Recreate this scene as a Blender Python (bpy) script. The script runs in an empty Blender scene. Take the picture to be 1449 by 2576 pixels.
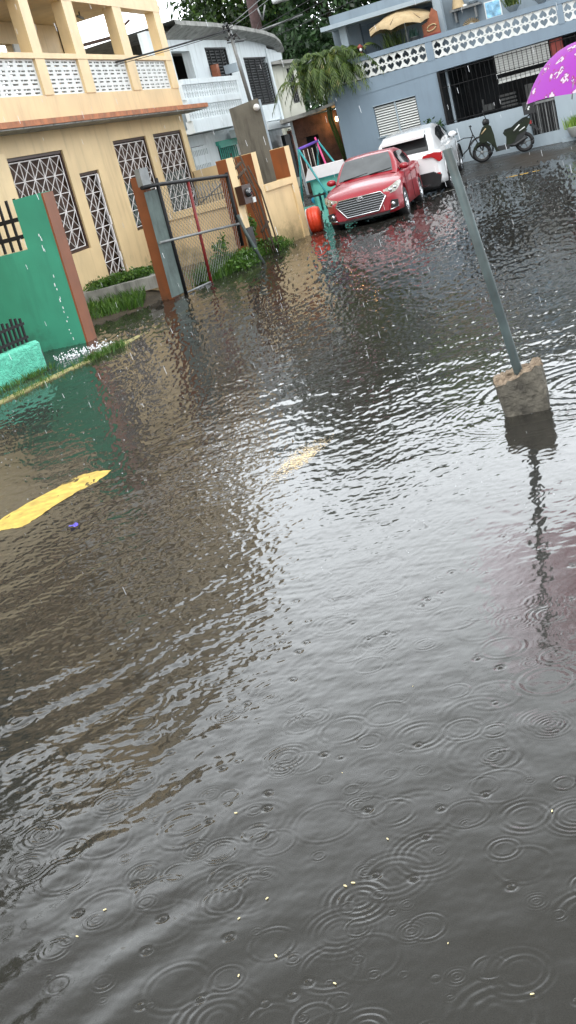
import bpy, math, random
import numpy as np
from mathutils import Vector, Matrix
R = math.radians
random.seed(7); rng = np.random.default_rng(7)
sc = bpy.context.scene
col = sc.collection

# ------------------------------------------------------------------ camera, sky, sun, exposure
CAM_H = 2.1
PITCH = math.atan(900/2900.0); ROLL = R(14.8)
cam_d = bpy.data.cameras.new('camera'); cam = bpy.data.objects.new('camera', cam_d); col.objects.link(cam)
cam_d.sensor_fit = 'VERTICAL'; cam_d.angle = 2*math.atan(1288/2900.0)
cam_d.clip_start = 0.05; cam_d.clip_end = 900
cam.matrix_world = Matrix.Translation((0, 0, CAM_H)) @ Matrix.Rotation(R(90)-PITCH, 4, 'X') @ Matrix.Rotation(-ROLL, 4, 'Z')
sc.camera = cam

w = bpy.data.worlds.new('World'); sc.world = w; w.use_nodes = True
wn = w.node_tree.nodes; wl = w.node_tree.links
bg = wn['Background']; bg.inputs['Strength'].default_value = 0.12
sky = wn.new('ShaderNodeTexSky'); sky.sky_type = 'NISHITA'; sky.sun_disc = False
SUN_EL = R(58); SUN_ROT = R(200)
sky.sun_elevation = SUN_EL; sky.sun_rotation = SUN_ROT
sky.air_density = 1.0; sky.dust_density = 6.0; sky.ozone_density = 1.0
hs = wn.new('ShaderNodeHueSaturation'); hs.inputs['Saturation'].default_value = 0.14
# broken cloud brightness of the overcast
tc = wn.new('ShaderNodeTexCoord'); cn = wn.new('ShaderNodeTexNoise'); cn.inputs['Scale'].default_value = 2.2; cn.inputs['Detail'].default_value = 4
cr = wn.new('ShaderNodeMapRange'); cr.inputs['From Min'].default_value = .3; cr.inputs['From Max'].default_value = .7
cr.inputs['To Min'].default_value = .85; cr.inputs['To Max'].default_value = 1.2
mx = wn.new('ShaderNodeVectorMath'); mx.operation = 'SCALE'
wl.new(tc.outputs['Generated'], cn.inputs['Vector']); wl.new(cn.outputs['Fac'], cr.inputs['Value'])
wl.new(sky.outputs['Color'], hs.inputs['Color']); wl.new(hs.outputs['Color'], mx.inputs[0]); wl.new(cr.outputs['Result'], mx.inputs['Scale'])
# overcast layer: most of the light comes from the even white cloud deck
cl = wn.new('ShaderNodeMix'); cl.data_type = 'RGBA'; cl.inputs['Factor'].default_value = .30
cs = wn.new('ShaderNodeVectorMath'); cs.operation = 'SCALE'; cs.inputs[0].default_value = (8.6, 9.1, 9.5); wl.new(cr.outputs['Result'], cs.inputs['Scale'])
# the cloud deck is thin and bright ahead, thick and dark overhead
sx_ = wn.new('ShaderNodeSeparateXYZ'); wl.new(tc.outputs['Generated'], sx_.inputs[0])
gr_ = wn.new('ShaderNodeMapRange'); gr_.interpolation_type = 'SMOOTHSTEP'; gr_.inputs['From Min'].default_value = .34; gr_.inputs['From Max'].default_value = .68; gr_.inputs['To Min'].default_value = 3.1; gr_.inputs['To Max'].default_value = .55
wl.new(sx_.outputs['Z'], gr_.inputs['Value']); mz_ = wn.new('ShaderNodeMix'); mz_.data_type = 'FLOAT'; mz_.inputs['A'].default_value = 1.0
fz_ = wn.new('ShaderNodeMapRange'); fz_.interpolation_type = 'SMOOTHSTEP'; fz_.inputs['From Min'].default_value = -.4; fz_.inputs['From Max'].default_value = .5; wl.new(sx_.outputs['Y'], fz_.inputs['Value'])
wl.new(fz_.outputs['Result'], mz_.inputs['Factor']); wl.new(gr_.outputs['Result'], mz_.inputs['B'])
cg = wn.new('ShaderNodeVectorMath'); cg.operation = 'SCALE'; wl.new(cs.outputs['Vector'], cg.inputs[0]); wl.new(mz_.outputs['Result'], cg.inputs['Scale'])
wl.new(cg.outputs['Vector'], cl.inputs['A']); wl.new(mx.outputs['Vector'], cl.inputs['B']); wl.new(cl.outputs['Result'], bg.inputs['Color'])

sd = bpy.data.lights.new('sun', 'SUN'); sd.energy = 0.6; sd.angle = R(40); sd.color = (1, .97, .92)
sun = bpy.data.objects.new('sun', sd); col.objects.link(sun)
# sky sun_rotation is measured from +Y clockwise seen from above
dirv = Vector((math.sin(SUN_ROT)*math.cos(SUN_EL), math.cos(SUN_ROT)*math.cos(SUN_EL), math.sin(SUN_EL)))
sun.rotation_euler = dirv.to_track_quat('Z', 'Y').to_euler()
sc.view_settings.view_transform = 'Standard'; sc.view_settings.look = 'None'
sc.view_settings.exposure = .92; sc.view_settings.gamma = 1
sc.render.engine = 'CYCLES'
sc.cycles.max_bounces = 5; sc.cycles.diffuse_bounces = 2; sc.cycles.glossy_bounces = 3; sc.cycles.transmission_bounces = 3; sc.cycles.transparent_max_bounces = 6

# ------------------------------------------------------------------ materials
def nodes_of(m):
    m.use_nodes = True
    return m.node_tree.nodes, m.node_tree.links, m.node_tree.nodes['Principled BSDF']
def mat(name, c, rough=.6, var=.15, scale=3., metal=0., bump=.0, bscale=40., spec=.5, streak=0., dirt=None, dirtamt=0., coat=0., mildew=None):
    m = bpy.data.materials.new(name); N, L, B = nodes_of(m)
    B.inputs['Roughness'].default_value = rough; B.inputs['Metallic'].default_value = metal
    B.inputs['Specular IOR Level'].default_value = spec
    if coat: B.inputs['Coat Weight'].default_value = coat; B.inputs['Coat Roughness'].default_value = .05
    geo = N.new('ShaderNodeNewGeometry')
    n = N.new('ShaderNodeTexNoise'); n.inputs['Scale'].default_value = scale; n.inputs['Detail'].default_value = 5
    L.new(geo.outputs['Position'], n.inputs['Vector'])
    mr = N.new('ShaderNodeMapRange'); mr.inputs['From Min'].default_value = .3; mr.inputs['From Max'].default_value = .7
    mr.inputs['To Min'].default_value = 1-var; mr.inputs['To Max'].default_value = 1+var
    L.new(n.outputs['Fac'], mr.inputs['Value'])
    vm = N.new('ShaderNodeVectorMath'); vm.operation = 'SCALE'; vm.inputs[0].default_value = c
    L.new(mr.outputs['Result'], vm.inputs['Scale']); out = vm.outputs['Vector']
    if streak > 0 or dirtamt > 0:
        mp = N.new('ShaderNodeMapping'); mp.inputs['Scale'].default_value = (3.5, 3.5, .45)
        L.new(geo.outputs['Position'], mp.inputs['Vector'])
        s = N.new('ShaderNodeTexNoise'); s.inputs['Scale'].default_value = 1.6; s.inputs['Detail'].default_value = 8; s.inputs['Roughness'].default_value = .65
        L.new(mp.outputs['Vector'], s.inputs['Vector'])
        r2 = N.new('ShaderNodeMapRange'); r2.inputs['From Min'].default_value = .5; r2.inputs['From Max'].default_value = .72
        r2.inputs['To Min'].default_value = 0; r2.inputs['To Max'].default_value = max(streak, dirtamt)
        L.new(s.outputs['Fac'], r2.inputs['Value'])
        mc = N.new('ShaderNodeMix'); mc.data_type = 'RGBA'
        L.new(r2.outputs['Result'], mc.inputs['Factor']); L.new(out, mc.inputs['A'])
        mc.inputs['B'].default_value = (*(dirt or (.08, .07, .05)), 1); out = mc.outputs['Result']
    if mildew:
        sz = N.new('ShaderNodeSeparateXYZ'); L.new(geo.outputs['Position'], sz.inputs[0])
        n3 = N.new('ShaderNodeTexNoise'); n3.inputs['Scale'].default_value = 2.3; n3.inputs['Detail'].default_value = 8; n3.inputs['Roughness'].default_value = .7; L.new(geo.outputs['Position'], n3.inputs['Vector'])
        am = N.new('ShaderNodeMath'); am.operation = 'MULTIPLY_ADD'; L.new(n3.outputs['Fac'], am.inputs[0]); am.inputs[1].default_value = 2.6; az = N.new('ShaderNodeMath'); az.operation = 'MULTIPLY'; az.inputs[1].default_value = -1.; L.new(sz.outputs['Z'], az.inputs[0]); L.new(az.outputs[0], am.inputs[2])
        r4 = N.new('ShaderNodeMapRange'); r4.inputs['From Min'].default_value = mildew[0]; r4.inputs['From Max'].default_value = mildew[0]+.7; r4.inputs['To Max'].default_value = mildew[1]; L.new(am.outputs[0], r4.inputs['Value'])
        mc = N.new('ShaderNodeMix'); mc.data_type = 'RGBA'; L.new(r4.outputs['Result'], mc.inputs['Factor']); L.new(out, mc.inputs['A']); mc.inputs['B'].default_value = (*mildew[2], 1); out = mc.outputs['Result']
    L.new(out, B.inputs['Base Color'])
    if bump > 0:
        bn = N.new('ShaderNodeTexNoise'); bn.inputs['Scale'].default_value = bscale; bn.inputs['Detail'].default_value = 4
        L.new(geo.outputs['Position'], bn.inputs['Vector'])
        b = N.new('ShaderNodeBump'); b.inputs['Strength'].default_value = 1; b.inputs['Distance'].default_value = bump
        L.new(bn.outputs['Fac'], b.inputs['Height']); L.new(b.outputs['Normal'], B.inputs['Normal'])
    return m
def leafmat(name, a, b, yellow=None, scale=.9):
    m = bpy.data.materials.new(name); N, L, B = nodes_of(m)
    geo = N.new('ShaderNodeNewGeometry'); n = N.new('ShaderNodeTexNoise'); n.inputs['Scale'].default_value = scale; n.inputs['Detail'].default_value = 6; n.inputs['Roughness'].default_value = .7
    L.new(geo.outputs['Position'], n.inputs['Vector'])
    cr = N.new('ShaderNodeValToRGB'); e = cr.color_ramp.elements
    e[0].position = .32; e[0].color = (*a, 1); e[1].position = .68; e[1].color = (*b, 1)
    if yellow: k = e.new(.8); k.color = (*yellow, 1)
    wn_ = N.new('ShaderNodeTexWhiteNoise'); wn_.noise_dimensions = '1D'; L.new(geo.outputs['Random Per Island'], wn_.inputs['W'])
    ad = N.new('ShaderNodeMath'); ad.operation = 'MULTIPLY_ADD'; ad.inputs[1].default_value = .45; ad.inputs[2].default_value = -.22
    L.new(wn_.outputs['Value'], ad.inputs[0]); a2 = N.new('ShaderNodeMath'); L.new(ad.outputs[0], a2.inputs[0]); L.new(n.outputs['Fac'], a2.inputs[1])
    L.new(a2.outputs[0], cr.inputs['Fac']); L.new(cr.outputs['Color'], B.inputs['Base Color'])
    B.inputs['Roughness'].default_value = .38
    t = N.new('ShaderNodeBsdfTranslucent'); L.new(cr.outputs['Color'], t.inputs['Color'])
    ms = N.new('ShaderNodeMixShader'); ms.inputs['Fac'].default_value = .3
    L.new(B.outputs[0], ms.inputs[1]); L.new(t.outputs[0], ms.inputs[2]); L.new(ms.outputs[0], N['Material Output'].inputs['Surface'])
    return m
def emis(name, c, s):
    m = bpy.data.materials.new(name); N, L, B = nodes_of(m)
    B.inputs['Base Color'].default_value = (*c, 1); B.inputs['Emission Color'].default_value = (*c, 1); B.inputs['Emission Strength'].default_value = s
    return m

M = dict(
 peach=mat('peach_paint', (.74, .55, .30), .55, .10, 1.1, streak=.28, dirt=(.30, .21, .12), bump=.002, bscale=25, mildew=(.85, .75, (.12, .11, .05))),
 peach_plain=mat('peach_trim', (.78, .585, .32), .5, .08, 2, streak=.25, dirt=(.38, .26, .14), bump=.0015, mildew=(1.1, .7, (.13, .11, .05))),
 rust=mat('rust_brown_paint', (.21, .062, .018), .5, .14, 3, streak=.4, dirt=(.10, .04, .02), bump=.001, mildew=(1.1, .8, (.05, .03, .015))),
 ledge=mat('ledge_terracotta', (.42, .15, .06), .7, .3, 5, streak=.7, dirt=(.12, .10, .07), bump=.004),
 green=mat('green_paint', (.035, .27, .17), .55, .12, 1.4, streak=.4, dirt=(.02, .15, .10), bump=.001, mildew=(1.0, .8, (.02, .07, .045))),
 mint=mat('mint_stucco', (.13, .60, .42), .7, .2, 12, streak=.3, dirt=(.05, .25, .18), bump=.05, bscale=38),
 black=mat('black_iron', (.009, .009, .010), .6, .3, 8, spec=.3),
 white=mat('white_paint', (.72, .74, .72), .55, .05, 2, streak=.4, dirt=(.42, .43, .40), bump=.001),
 whitehouse=mat('white_masonry', (.70, .76, .78), .6, .06, 1.2, streak=.55, dirt=(.40, .44, .44), bump=.002),
 stainwhite=mat('mildewed_white', (.62, .63, .55), .7, .15, 1.2, streak=.9, dirt=(.16, .17, .09), bump=.003),
 grille=mat('white_grille_iron', (.82, .78, .76), .45, .1, 9),
 frame=mat('dark_brown_frame', (.045, .018, .010), .4, .2, 4),
 interior=mat('dark_interior', (.05, .03, .02), .8, .4, 1.5),
 curtain=mat('brown_curtain', (.06, .03, .018), .8, .35, 4),
 grey=mat('blue_grey_paint', (.20, .265, .33), .6, .05, 1.2, streak=.35, dirt=(.15, .19, .23), bump=.001),
 greylite=mat('pale_grey_paint', (.34, .41, .46), .6, .05, 1.2, streak=.35, dirt=(.24, .29, .32), bump=.001),
 slabgrey=mat('weathered_slab', (.30, .30, .28), .8, .25, 4, streak=.8, dirt=(.07, .07, .06), bump=.006),
 concrete=mat('rough_concrete', (.105, .095, .075), .85, .5, 9, streak=.8, dirt=(.035, .028, .02), bump=.02, bscale=30),
 pale_concrete=mat('pale_broken_concrete', (.26, .20, .14), .85, .4, 20, bump=.02, bscale=60),
 blockface=mat('grey_cement_render', (.13, .12, .095), .85, .2, 2, streak=.8, dirt=(.05, .047, .035), bump=.004),
 steel=mat('galvanised_pole', (.055, .078, .078), .55, .35, 7, metal=.1, streak=.6, dirt=(.06, .045, .03), bump=.0008),
 greymetal=mat('grey_metal', (.22, .23, .23), .5, .2, 5, metal=.4),
 redpaint=mat('red_primer', (.20, .015, .015), .5, .3, 8),
 panel=mat('grey_green_sheet', (.10, .135, .125), .45, .3, 3, streak=.7, dirt=(.04, .05, .045), bump=.006, bscale=14),
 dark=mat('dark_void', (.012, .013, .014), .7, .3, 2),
 louver=mat('dark_louvre', (.010, .012, .014), .5, .2, 3),
 glass=mat('dark_glass', (.014, .017, .019), .06, .1, 1, spec=.8),
 carglass=mat('car_glass', (.018, .02, .021), .05, .1, 1, spec=.5),
 screen=mat('windscreen_glass', (.10, .108, .112), .08, .3, 1.5, spec=.9),
 redcar=mat('red_car_paint', (.30, .007, .017), .35, .06, 2, coat=.45, metal=.0),
 whitecar=mat('white_car_paint', (.80, .81, .82), .25, .02, 2, coat=1.),
 tyre=mat('tyre_rubber', (.015, .015, .016), .7, .2, 9),
 chrome=mat('chrome', (.55, .56, .58), .2, .05, 3, metal=1.),
 blackplastic=mat('black_plastic', (.015, .016, .017), .45, .2, 5),
 lens=mat('headlamp_lens', (.30, .29, .25), .1, .5, 30, spec=.9),
 redlens=mat('tail_lamp_red', (.42, .012, .015), .15, .1, 10, spec=.8),
 woodpole=mat('creosoted_wood', (.055, .03, .028), .85, .3, 8, bump=.01),
 bark=mat('bark', (.07, .05, .035), .9, .3, 5, bump=.02),
 purple=mat('swing_purple', (.14, .06, .42), .4, .1, 5),
 teal=mat('swing_teal', (.03, .27, .28), .4, .15, 5),
 pinkp=mat('pink_plastic', (.62, .07, .22), .4, .1, 5),
 aqua=mat('aqua_plastic', (.16, .58, .50), .4, .1, 5),
 toywhite=mat('toy_white_roof', (.78, .74, .76), .4, .05, 5),
 blueball=mat('blue_plastic', (.02, .30, .50), .35, .1, 5),
 orange=mat('orange_red_plastic', (.72, .06, .02), .4, .15, 4),
 scoot=mat('scooter_dark_green', (.012, .018, .008), .4, .3, 4, spec=.25),
 seat=mat('seat_vinyl', (.010, .014, .010), .6, .2, 6, spec=.25),
 beige=mat('beige_canvas', (.46, .35, .20), .8, .12, 5, streak=.6, dirt=(.33, .20, .08)),
 yellow=mat('yellow_road_paint', (.85, .52, .05), .6, .25, 14, streak=.4, dirt=(.38, .26, .06), bump=.002, bscale=90),
 kerby=mat('faded_yellow_kerb', (.34, .31, .13), .7, .3, 6, streak=.9, dirt=(.14, .13, .07), bump=.004),
 sidewalk=mat('wet_sidewalk', (.10, .08, .055), .6, .3, 2, bump=.004),
 soil=mat('wet_soil', (.05, .038, .022), .8, .4, 6, bump=.02),
 terracotta=mat('terracotta', (.30, .10, .05), .7, .25, 6),
 redwood=mat('red_wood', (.22, .04, .03), .6, .3, 6),
 tin=mat('tin_roof', (.40, .42, .45), .45, .2, 2, metal=.3, streak=.6, dirt=(.12, .11, .11)),
 mango=leafmat('mango_leaves', (.012, .03, .008), (.06, .12, .02), (.12, .19, .03)),
 darkleaf=leafmat('dark_leaves', (.012, .032, .013), (.045, .10, .03)),
 brightleaf=leafmat('bright_leaves', (.07, .15, .02), (.20, .33, .05), (.30, .42, .08)),
 palm=leafmat('palm_leaves', (.035, .07, .014), (.11, .17, .035), (.22, .21, .05), 1.5),
 grass=leafmat('grass_blades', (.035, .09, .012), (.10, .21, .03), (.18, .28, .05), 3),
)

# ------------------------------------------------------------------ mesh helpers
class F:   # a vertical frame: u along the facade, z up, o outwards
    def __init__(s, P0, yaw):
        s.P = Vector((P0[0], P0[1], 0)); s.d = Vector((math.sin(R(yaw)), math.cos(R(yaw)), 0)); s.n = Vector((s.d.y, -s.d.x, 0))
    def __call__(s, u, z, o=0.): 
        q = s.P + s.d*u + s.n*o; return (q.x, q.y, z)
XY = F((0, 0), 90)        # u = x, o = -y
class MB:
    def __init__(s): s.v = []; s.f = []; s.smooth = []
    def poly(s, pts, sm=False):
        i = len(s.v); s.v += [tuple(p) for p in pts]; s.f.append(tuple(range(i, i+len(pts)))); s.smooth.append(sm); return s
    def box(s, fr, u0, u1, z0, z1, o0, o1):
        P = [fr(u, z, o) for u in (u0, u1) for z in (z0, z1) for o in (o0, o1)]; i = len(s.v); s.v += P
        for q in ((0,1,3,2),(4,6,7,5),(0,4,5,1),(2,3,7,6),(0,2,6,4),(1,5,7,3)): s.f.append(tuple(i+k for k in q)); s.smooth.append(False)
        return s
    def prism(s, fr, pts, o0, o1):     # pts (u,z)
        n = len(pts); i = len(s.v); s.v += [fr(u, z, o0) for u, z in pts] + [fr(u, z, o1) for u, z in pts]
        s.f.append(tuple(i+k for k in range(n))); s.f.append(tuple(i+n+k for k in reversed(range(n)))); s.smooth += [False, False]
        for k in range(n): s.f.append((i+k, i+(k+1) % n, i+n+(k+1) % n, i+n+k)); s.smooth.append(False)
        return s
    def tube(s, pts, r, n=6, cap=True, r2=None):
        pts = [Vector(p) for p in pts]; m = len(pts); i = len(s.v)
        for k, p in enumerate(pts):
            t = (pts[min(k+1, m-1)]-pts[max(k-1, 0)]).normalized()
            a = t.cross(Vector((0, 0, 1)) if abs(t.z) < .9 else Vector((1, 0, 0))).normalized(); b = t.cross(a)
            rr = r if r2 is None else r+(r2-r)*k/(m-1)
            for j in range(n): 
                q = p+a*rr*math.cos(2*math.pi*j/n)+b*rr*math.sin(2*math.pi*j/n); s.v.append(tuple(q))
        for k in range(m-1):
            for j in range(n):
                s.f.append((i+k*n+j, i+k*n+(j+1) % n, i+(k+1)*n+(j+1) % n, i+(k+1)*n+j)); s.smooth.append(n > 4)
        if cap: s.f.append(tuple(i+j for j in reversed(range(n)))); s.f.append(tuple(i+(m-1)*n+j for j in range(n))); s.smooth += [False, False]
        return s
    def lathe(s, c, axis, prof, n=20):   # prof: (radius, height along axis)
        ax = Vector(axis).normalized(); a = ax.cross(Vector((0, 0, 1)) if abs(ax.z) < .9 else Vector((1, 0, 0))).normalized(); b = ax.cross(a); c = Vector(c); i = len(s.v)
        for (r, h) in prof:
            for j in range(n): s.v.append(tuple(c+ax*h+a*max(r, 1e-4)*math.cos(2*math.pi*j/n)+b*max(r, 1e-4)*math.sin(2*math.pi*j/n)))
        for k in range(len(prof)-1):
            for j in range(n): s.f.append((i+k*n+j, i+k*n+(j+1) % n, i+(k+1)*n+(j+1) % n, i+(k+1)*n+j)); s.smooth.append(True)
        return s
    def grid(s, G, sm=True, closed=False):     # G: rows of points
        i = len(s.v); r = len(G); c = len(G[0])
        for row in G: s.v += [tuple(p) for p in row]
        for a in range(r-1):
            for b in range(c-1): s.f.append((i+a*c+b, i+a*c+b+1, i+(a+1)*c+b+1, i+(a+1)*c+b)); s.smooth.append(sm)
        return s
    def raw(s, V, Fc, sm=False):
        i = len(s.v); s.v += [tuple(p) for p in V]; s.f += [tuple(i+k for k in f) for f in Fc]; s.smooth += [sm]*len(Fc); return s
    def wall(s, fr, u0, u1, z0, z1, holes, o0, o1):     # holes (ua,ub,za,zb)
        us = sorted({u0, u1, *[h[0] for h in holes], *[h[1] for h in holes]}); zs = sorted({z0, z1, *[h[2] for h in holes], *[h[3] for h in holes]})
        us = [u for u in us if u0 <= u <= u1]; zs = [z for z in zs if z0 <= z <= z1]
        nu, nz = len(us)-1, len(zs)-1
        solid = [[not any(h[0]-1e-6 <= (us[a]+us[a+1])/2 <= h[1]+1e-6 and h[2] <= (zs[b]+zs[b+1])/2 <= h[3] for h in holes) for b in range(nz)] for a in range(nu)]
        ok = lambda a, b: 0 <= a < nu and 0 <= b < nz and solid[a][b]
        for a in range(nu):
            for b in range(nz):
                if not solid[a][b]: continue
                A, B_, C_, D_ = us[a], us[a+1], zs[b], zs[b+1]
                s.poly([fr(A, C_, o1), fr(B_, C_, o1), fr(B_, D_, o1), fr(A, D_, o1)]); s.poly([fr(A, C_, o0), fr(A, D_, o0), fr(B_, D_, o0), fr(B_, C_, o0)])
                if not ok(a-1, b): s.poly([fr(A, C_, o0), fr(A, C_, o1), fr(A, D_, o1), fr(A, D_, o0)])
                if not ok(a+1, b): s.poly([fr(B_, C_, o0), fr(B_, D_, o0), fr(B_, D_, o1), fr(B_, C_, o1)])
                if not ok(a, b-1): s.poly([fr(A, C_, o0), fr(B_, C_, o0), fr(B_, C_, o1), fr(A, C_, o1)])
                if not ok(a, b+1): s.poly([fr(A, D_, o0), fr(A, D_, o1), fr(B_, D_, o1), fr(B_, D_, o0)])
        return s
    def holed(s, fr, u0, z0, w_, h_, cont, o0, o1):     # a block with one hole; cont: contour in unit square, ccw, star-shaped about its centre
        n = len(cont); cx = sum(p[0] for p in cont)/n; cz = sum(p[1] for p in cont)/n; outer = []
        for (x, y) in cont:
            dx, dy = x-cx, y-cz; t = min([(1-cx)/dx if dx > 1e-9 else 9e9, -cx/dx if dx < -1e-9 else 9e9, (1-cz)/dy if dy > 1e-9 else 9e9, -cz/dy if dy < -1e-9 else 9e9])
            outer.append((cx+dx*t, cz+dy*t))
        i = len(s.v); P = lambda q, o: fr(u0+q[0]*w_, z0+q[1]*h_, o)
        s.v += [P(q, o1) for q in cont]+[P(q, o1) for q in outer]+[P(q, o0) for q in cont]+[P(q, o0) for q in outer]
        for k in range(n):
            m_ = (k+1) % n
            for f in ((i+k, i+m_, i+n+m_, i+n+k), (i+2*n+k, i+3*n+k, i+3*n+m_, i+2*n+m_), (i+k, i+2*n+k, i+2*n+m_, i+m_)): s.f.append(f); s.smooth.append(False)
        return s
    def build(s, name, m, parent=None, **kw):
        me = bpy.data.meshes.new(name); ob = bpy.data.objects.new(name, me); col.objects.link(ob)
        V = np.array(s.v, float)
        if parent is not None: off = np.array(parent.location)
        else:
            off = np.array([V[:, 0].mean(), V[:, 1].mean(), V[:, 2].min()]) if kw.get('label') else np.zeros(3)
            ob.location = tuple(off)
        if isinstance(kw.get('world_parent'), object) and kw.get('world_parent'): pass
        me.from_pydata((V-off).tolist(), [], s.f); me.polygons.foreach_set('use_smooth', s.smooth); me.update()
        if isinstance(m, str): m = M[m]
        me.materials.append(m)
        if parent is not None: ob.parent = parent; ob.location = (0, 0, 0)
        for k in ('label', 'category', 'group', 'kind'):
            if kw.get(k): ob[k] = kw[k]
        return ob
def sub(mb, name, m, part, root, **kw):       # sub-part: part sits at root's origin
    ob = mb.build(name, m, root, **kw); ob.parent = part; return ob
def thing(name, label, cat, loc, group=None):
    o = bpy.data.objects.new(name, None); col.objects.link(o); o.location = loc; o.empty_display_size = .2
    o['label'] = label; o['category'] = cat
    if group: o['group'] = group
    return o
def single(mb, name, m, label, cat, group=None): return mb.build(name, m, None, label=label, category=cat, group=group)
def struct(mb, name, m): return mb.build(name, m, None, kind='structure')

# ------------------------------------------------------------------ ground, water
def gz(x, y):
    ks = [(-50, -.07), (26.5, -.07), (29.5, -.045), (31, .02), (33, .20), (35, .32), (38, .40), (300, .6)]
    for (a, za), (b, zb) in zip(ks, ks[1:]):
        if y <= b: return za+(zb-za)*(y-a)/(b-a)
    return .6
mb = MB(); xs = [-300, -60, -20, -8, -4, -2, 0, 2, 4, 6, 8, 10, 14, 20, 60, 300]; ys = [-60, -5, 0, 4, 8, 12, 16, 20, 24, 26.5, 28, 29.5, 30.2, 31, 32, 33, 34, 35, 36.5, 38, 60, 120, 300]
mb.grid([[(x, y, gz(x, y)) for x in xs] for y in ys])
m = bpy.data.materials.new('wet_asphalt'); N, L, B = nodes_of(m)
geo = N.new('ShaderNodeNewGeometry'); n1 = N.new('ShaderNodeTexNoise'); n1.inputs['Scale'].default_value = 140; n1.inputs['Detail'].default_value = 3
n2 = N.new('ShaderNodeTexNoise'); n2.inputs['Scale'].default_value = .5; n2.inputs['Detail'].default_value = 5
L.new(geo.outputs['Position'], n1.inputs['Vector']); L.new(geo.outputs['Position'], n2.inputs['Vector'])
c1 = N.new('ShaderNodeValToRGB'); c1.color_ramp.elements[0].color = (.014, .0145, .014, 1); c1.color_ramp.elements[1].color = (.075, .073, .068, 1); c1.color_ramp.elements[0].position = .35; c1.color_ramp.elements[1].position = .75
L.new(n1.outputs['Fac'], c1.inputs['Fac'])
c2 = N.new('ShaderNodeMix'); c2.data_type = 'RGBA'; c2.inputs['B'].default_value = (.042, .027, .013, 1)
r2 = N.new('ShaderNodeMapRange'); r2.inputs['From Min'].default_value = .45; r2.inputs['From Max'].default_value = .65; r2.inputs['To Max'].default_value = .6
L.new(n2.outputs['Fac'], r2.inputs['Value']); L.new(r2.outputs[0], c2.inputs['Factor']); L.new(c1.outputs['Color'], c2.inputs['A']); L.new(c2.outputs['Result'], B.inputs['Base Color'])
r3 = N.new('ShaderNodeMapRange'); r3.inputs['From Min'].default_value = .4; r3.inputs['From Max'].default_value = .6; r3.inputs['To Min'].default_value = .18; r3.inputs['To Max'].default_value = .5
L.new(n2.outputs['Fac'], r3.inputs['Value']); L.new(r3.outputs[0], B.inputs['Roughness'])
bb = N.new('ShaderNodeBump'); bb.inputs['Distance'].default_value = .006; L.new(n1.outputs['Fac'], bb.inputs['Height']); L.new(bb.outputs[0], B.inputs['Normal'])
M['asphalt'] = m
struct(mb, 'road', 'asphalt')

def water_material():
    m = bpy.data.materials.new('flood_water'); m.use_nodes = True; N = m.node_tree.nodes; L = m.node_tree.links; N.clear()
    gl = N.new('ShaderNodeBsdfGlossy'); gl.inputs['Roughness'].default_value = .065
    tr = N.new('ShaderNodeBsdfTransparent'); tr.inputs['Color'].default_value = (.72, .70, .64, 1)
    df = N.new('ShaderNodeBsdfDiffuse'); df.inputs['Color'].default_value = (.042, .040, .034, 1)
    mm = N.new('ShaderNodeMixShader'); mm.inputs['Fac'].default_value = .6; L.new(tr.outputs[0], mm.inputs[1]); L.new(df.outputs[0], mm.inputs[2])
    fr = N.new('ShaderNodeFresnel'); fr.inputs['IOR'].default_value = 1.42
    ms = N.new('ShaderNodeMixShader'); L.new(fr.outputs[0], ms.inputs['Fac']); L.new(mm.outputs[0], ms.inputs[1]); L.new(gl.outputs[0], ms.inputs[2])
    o = N.new('ShaderNodeOutputMaterial'); L.new(ms.outputs[0], o.inputs['Surface'])
    return m
M['water'] = water_material()
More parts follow.
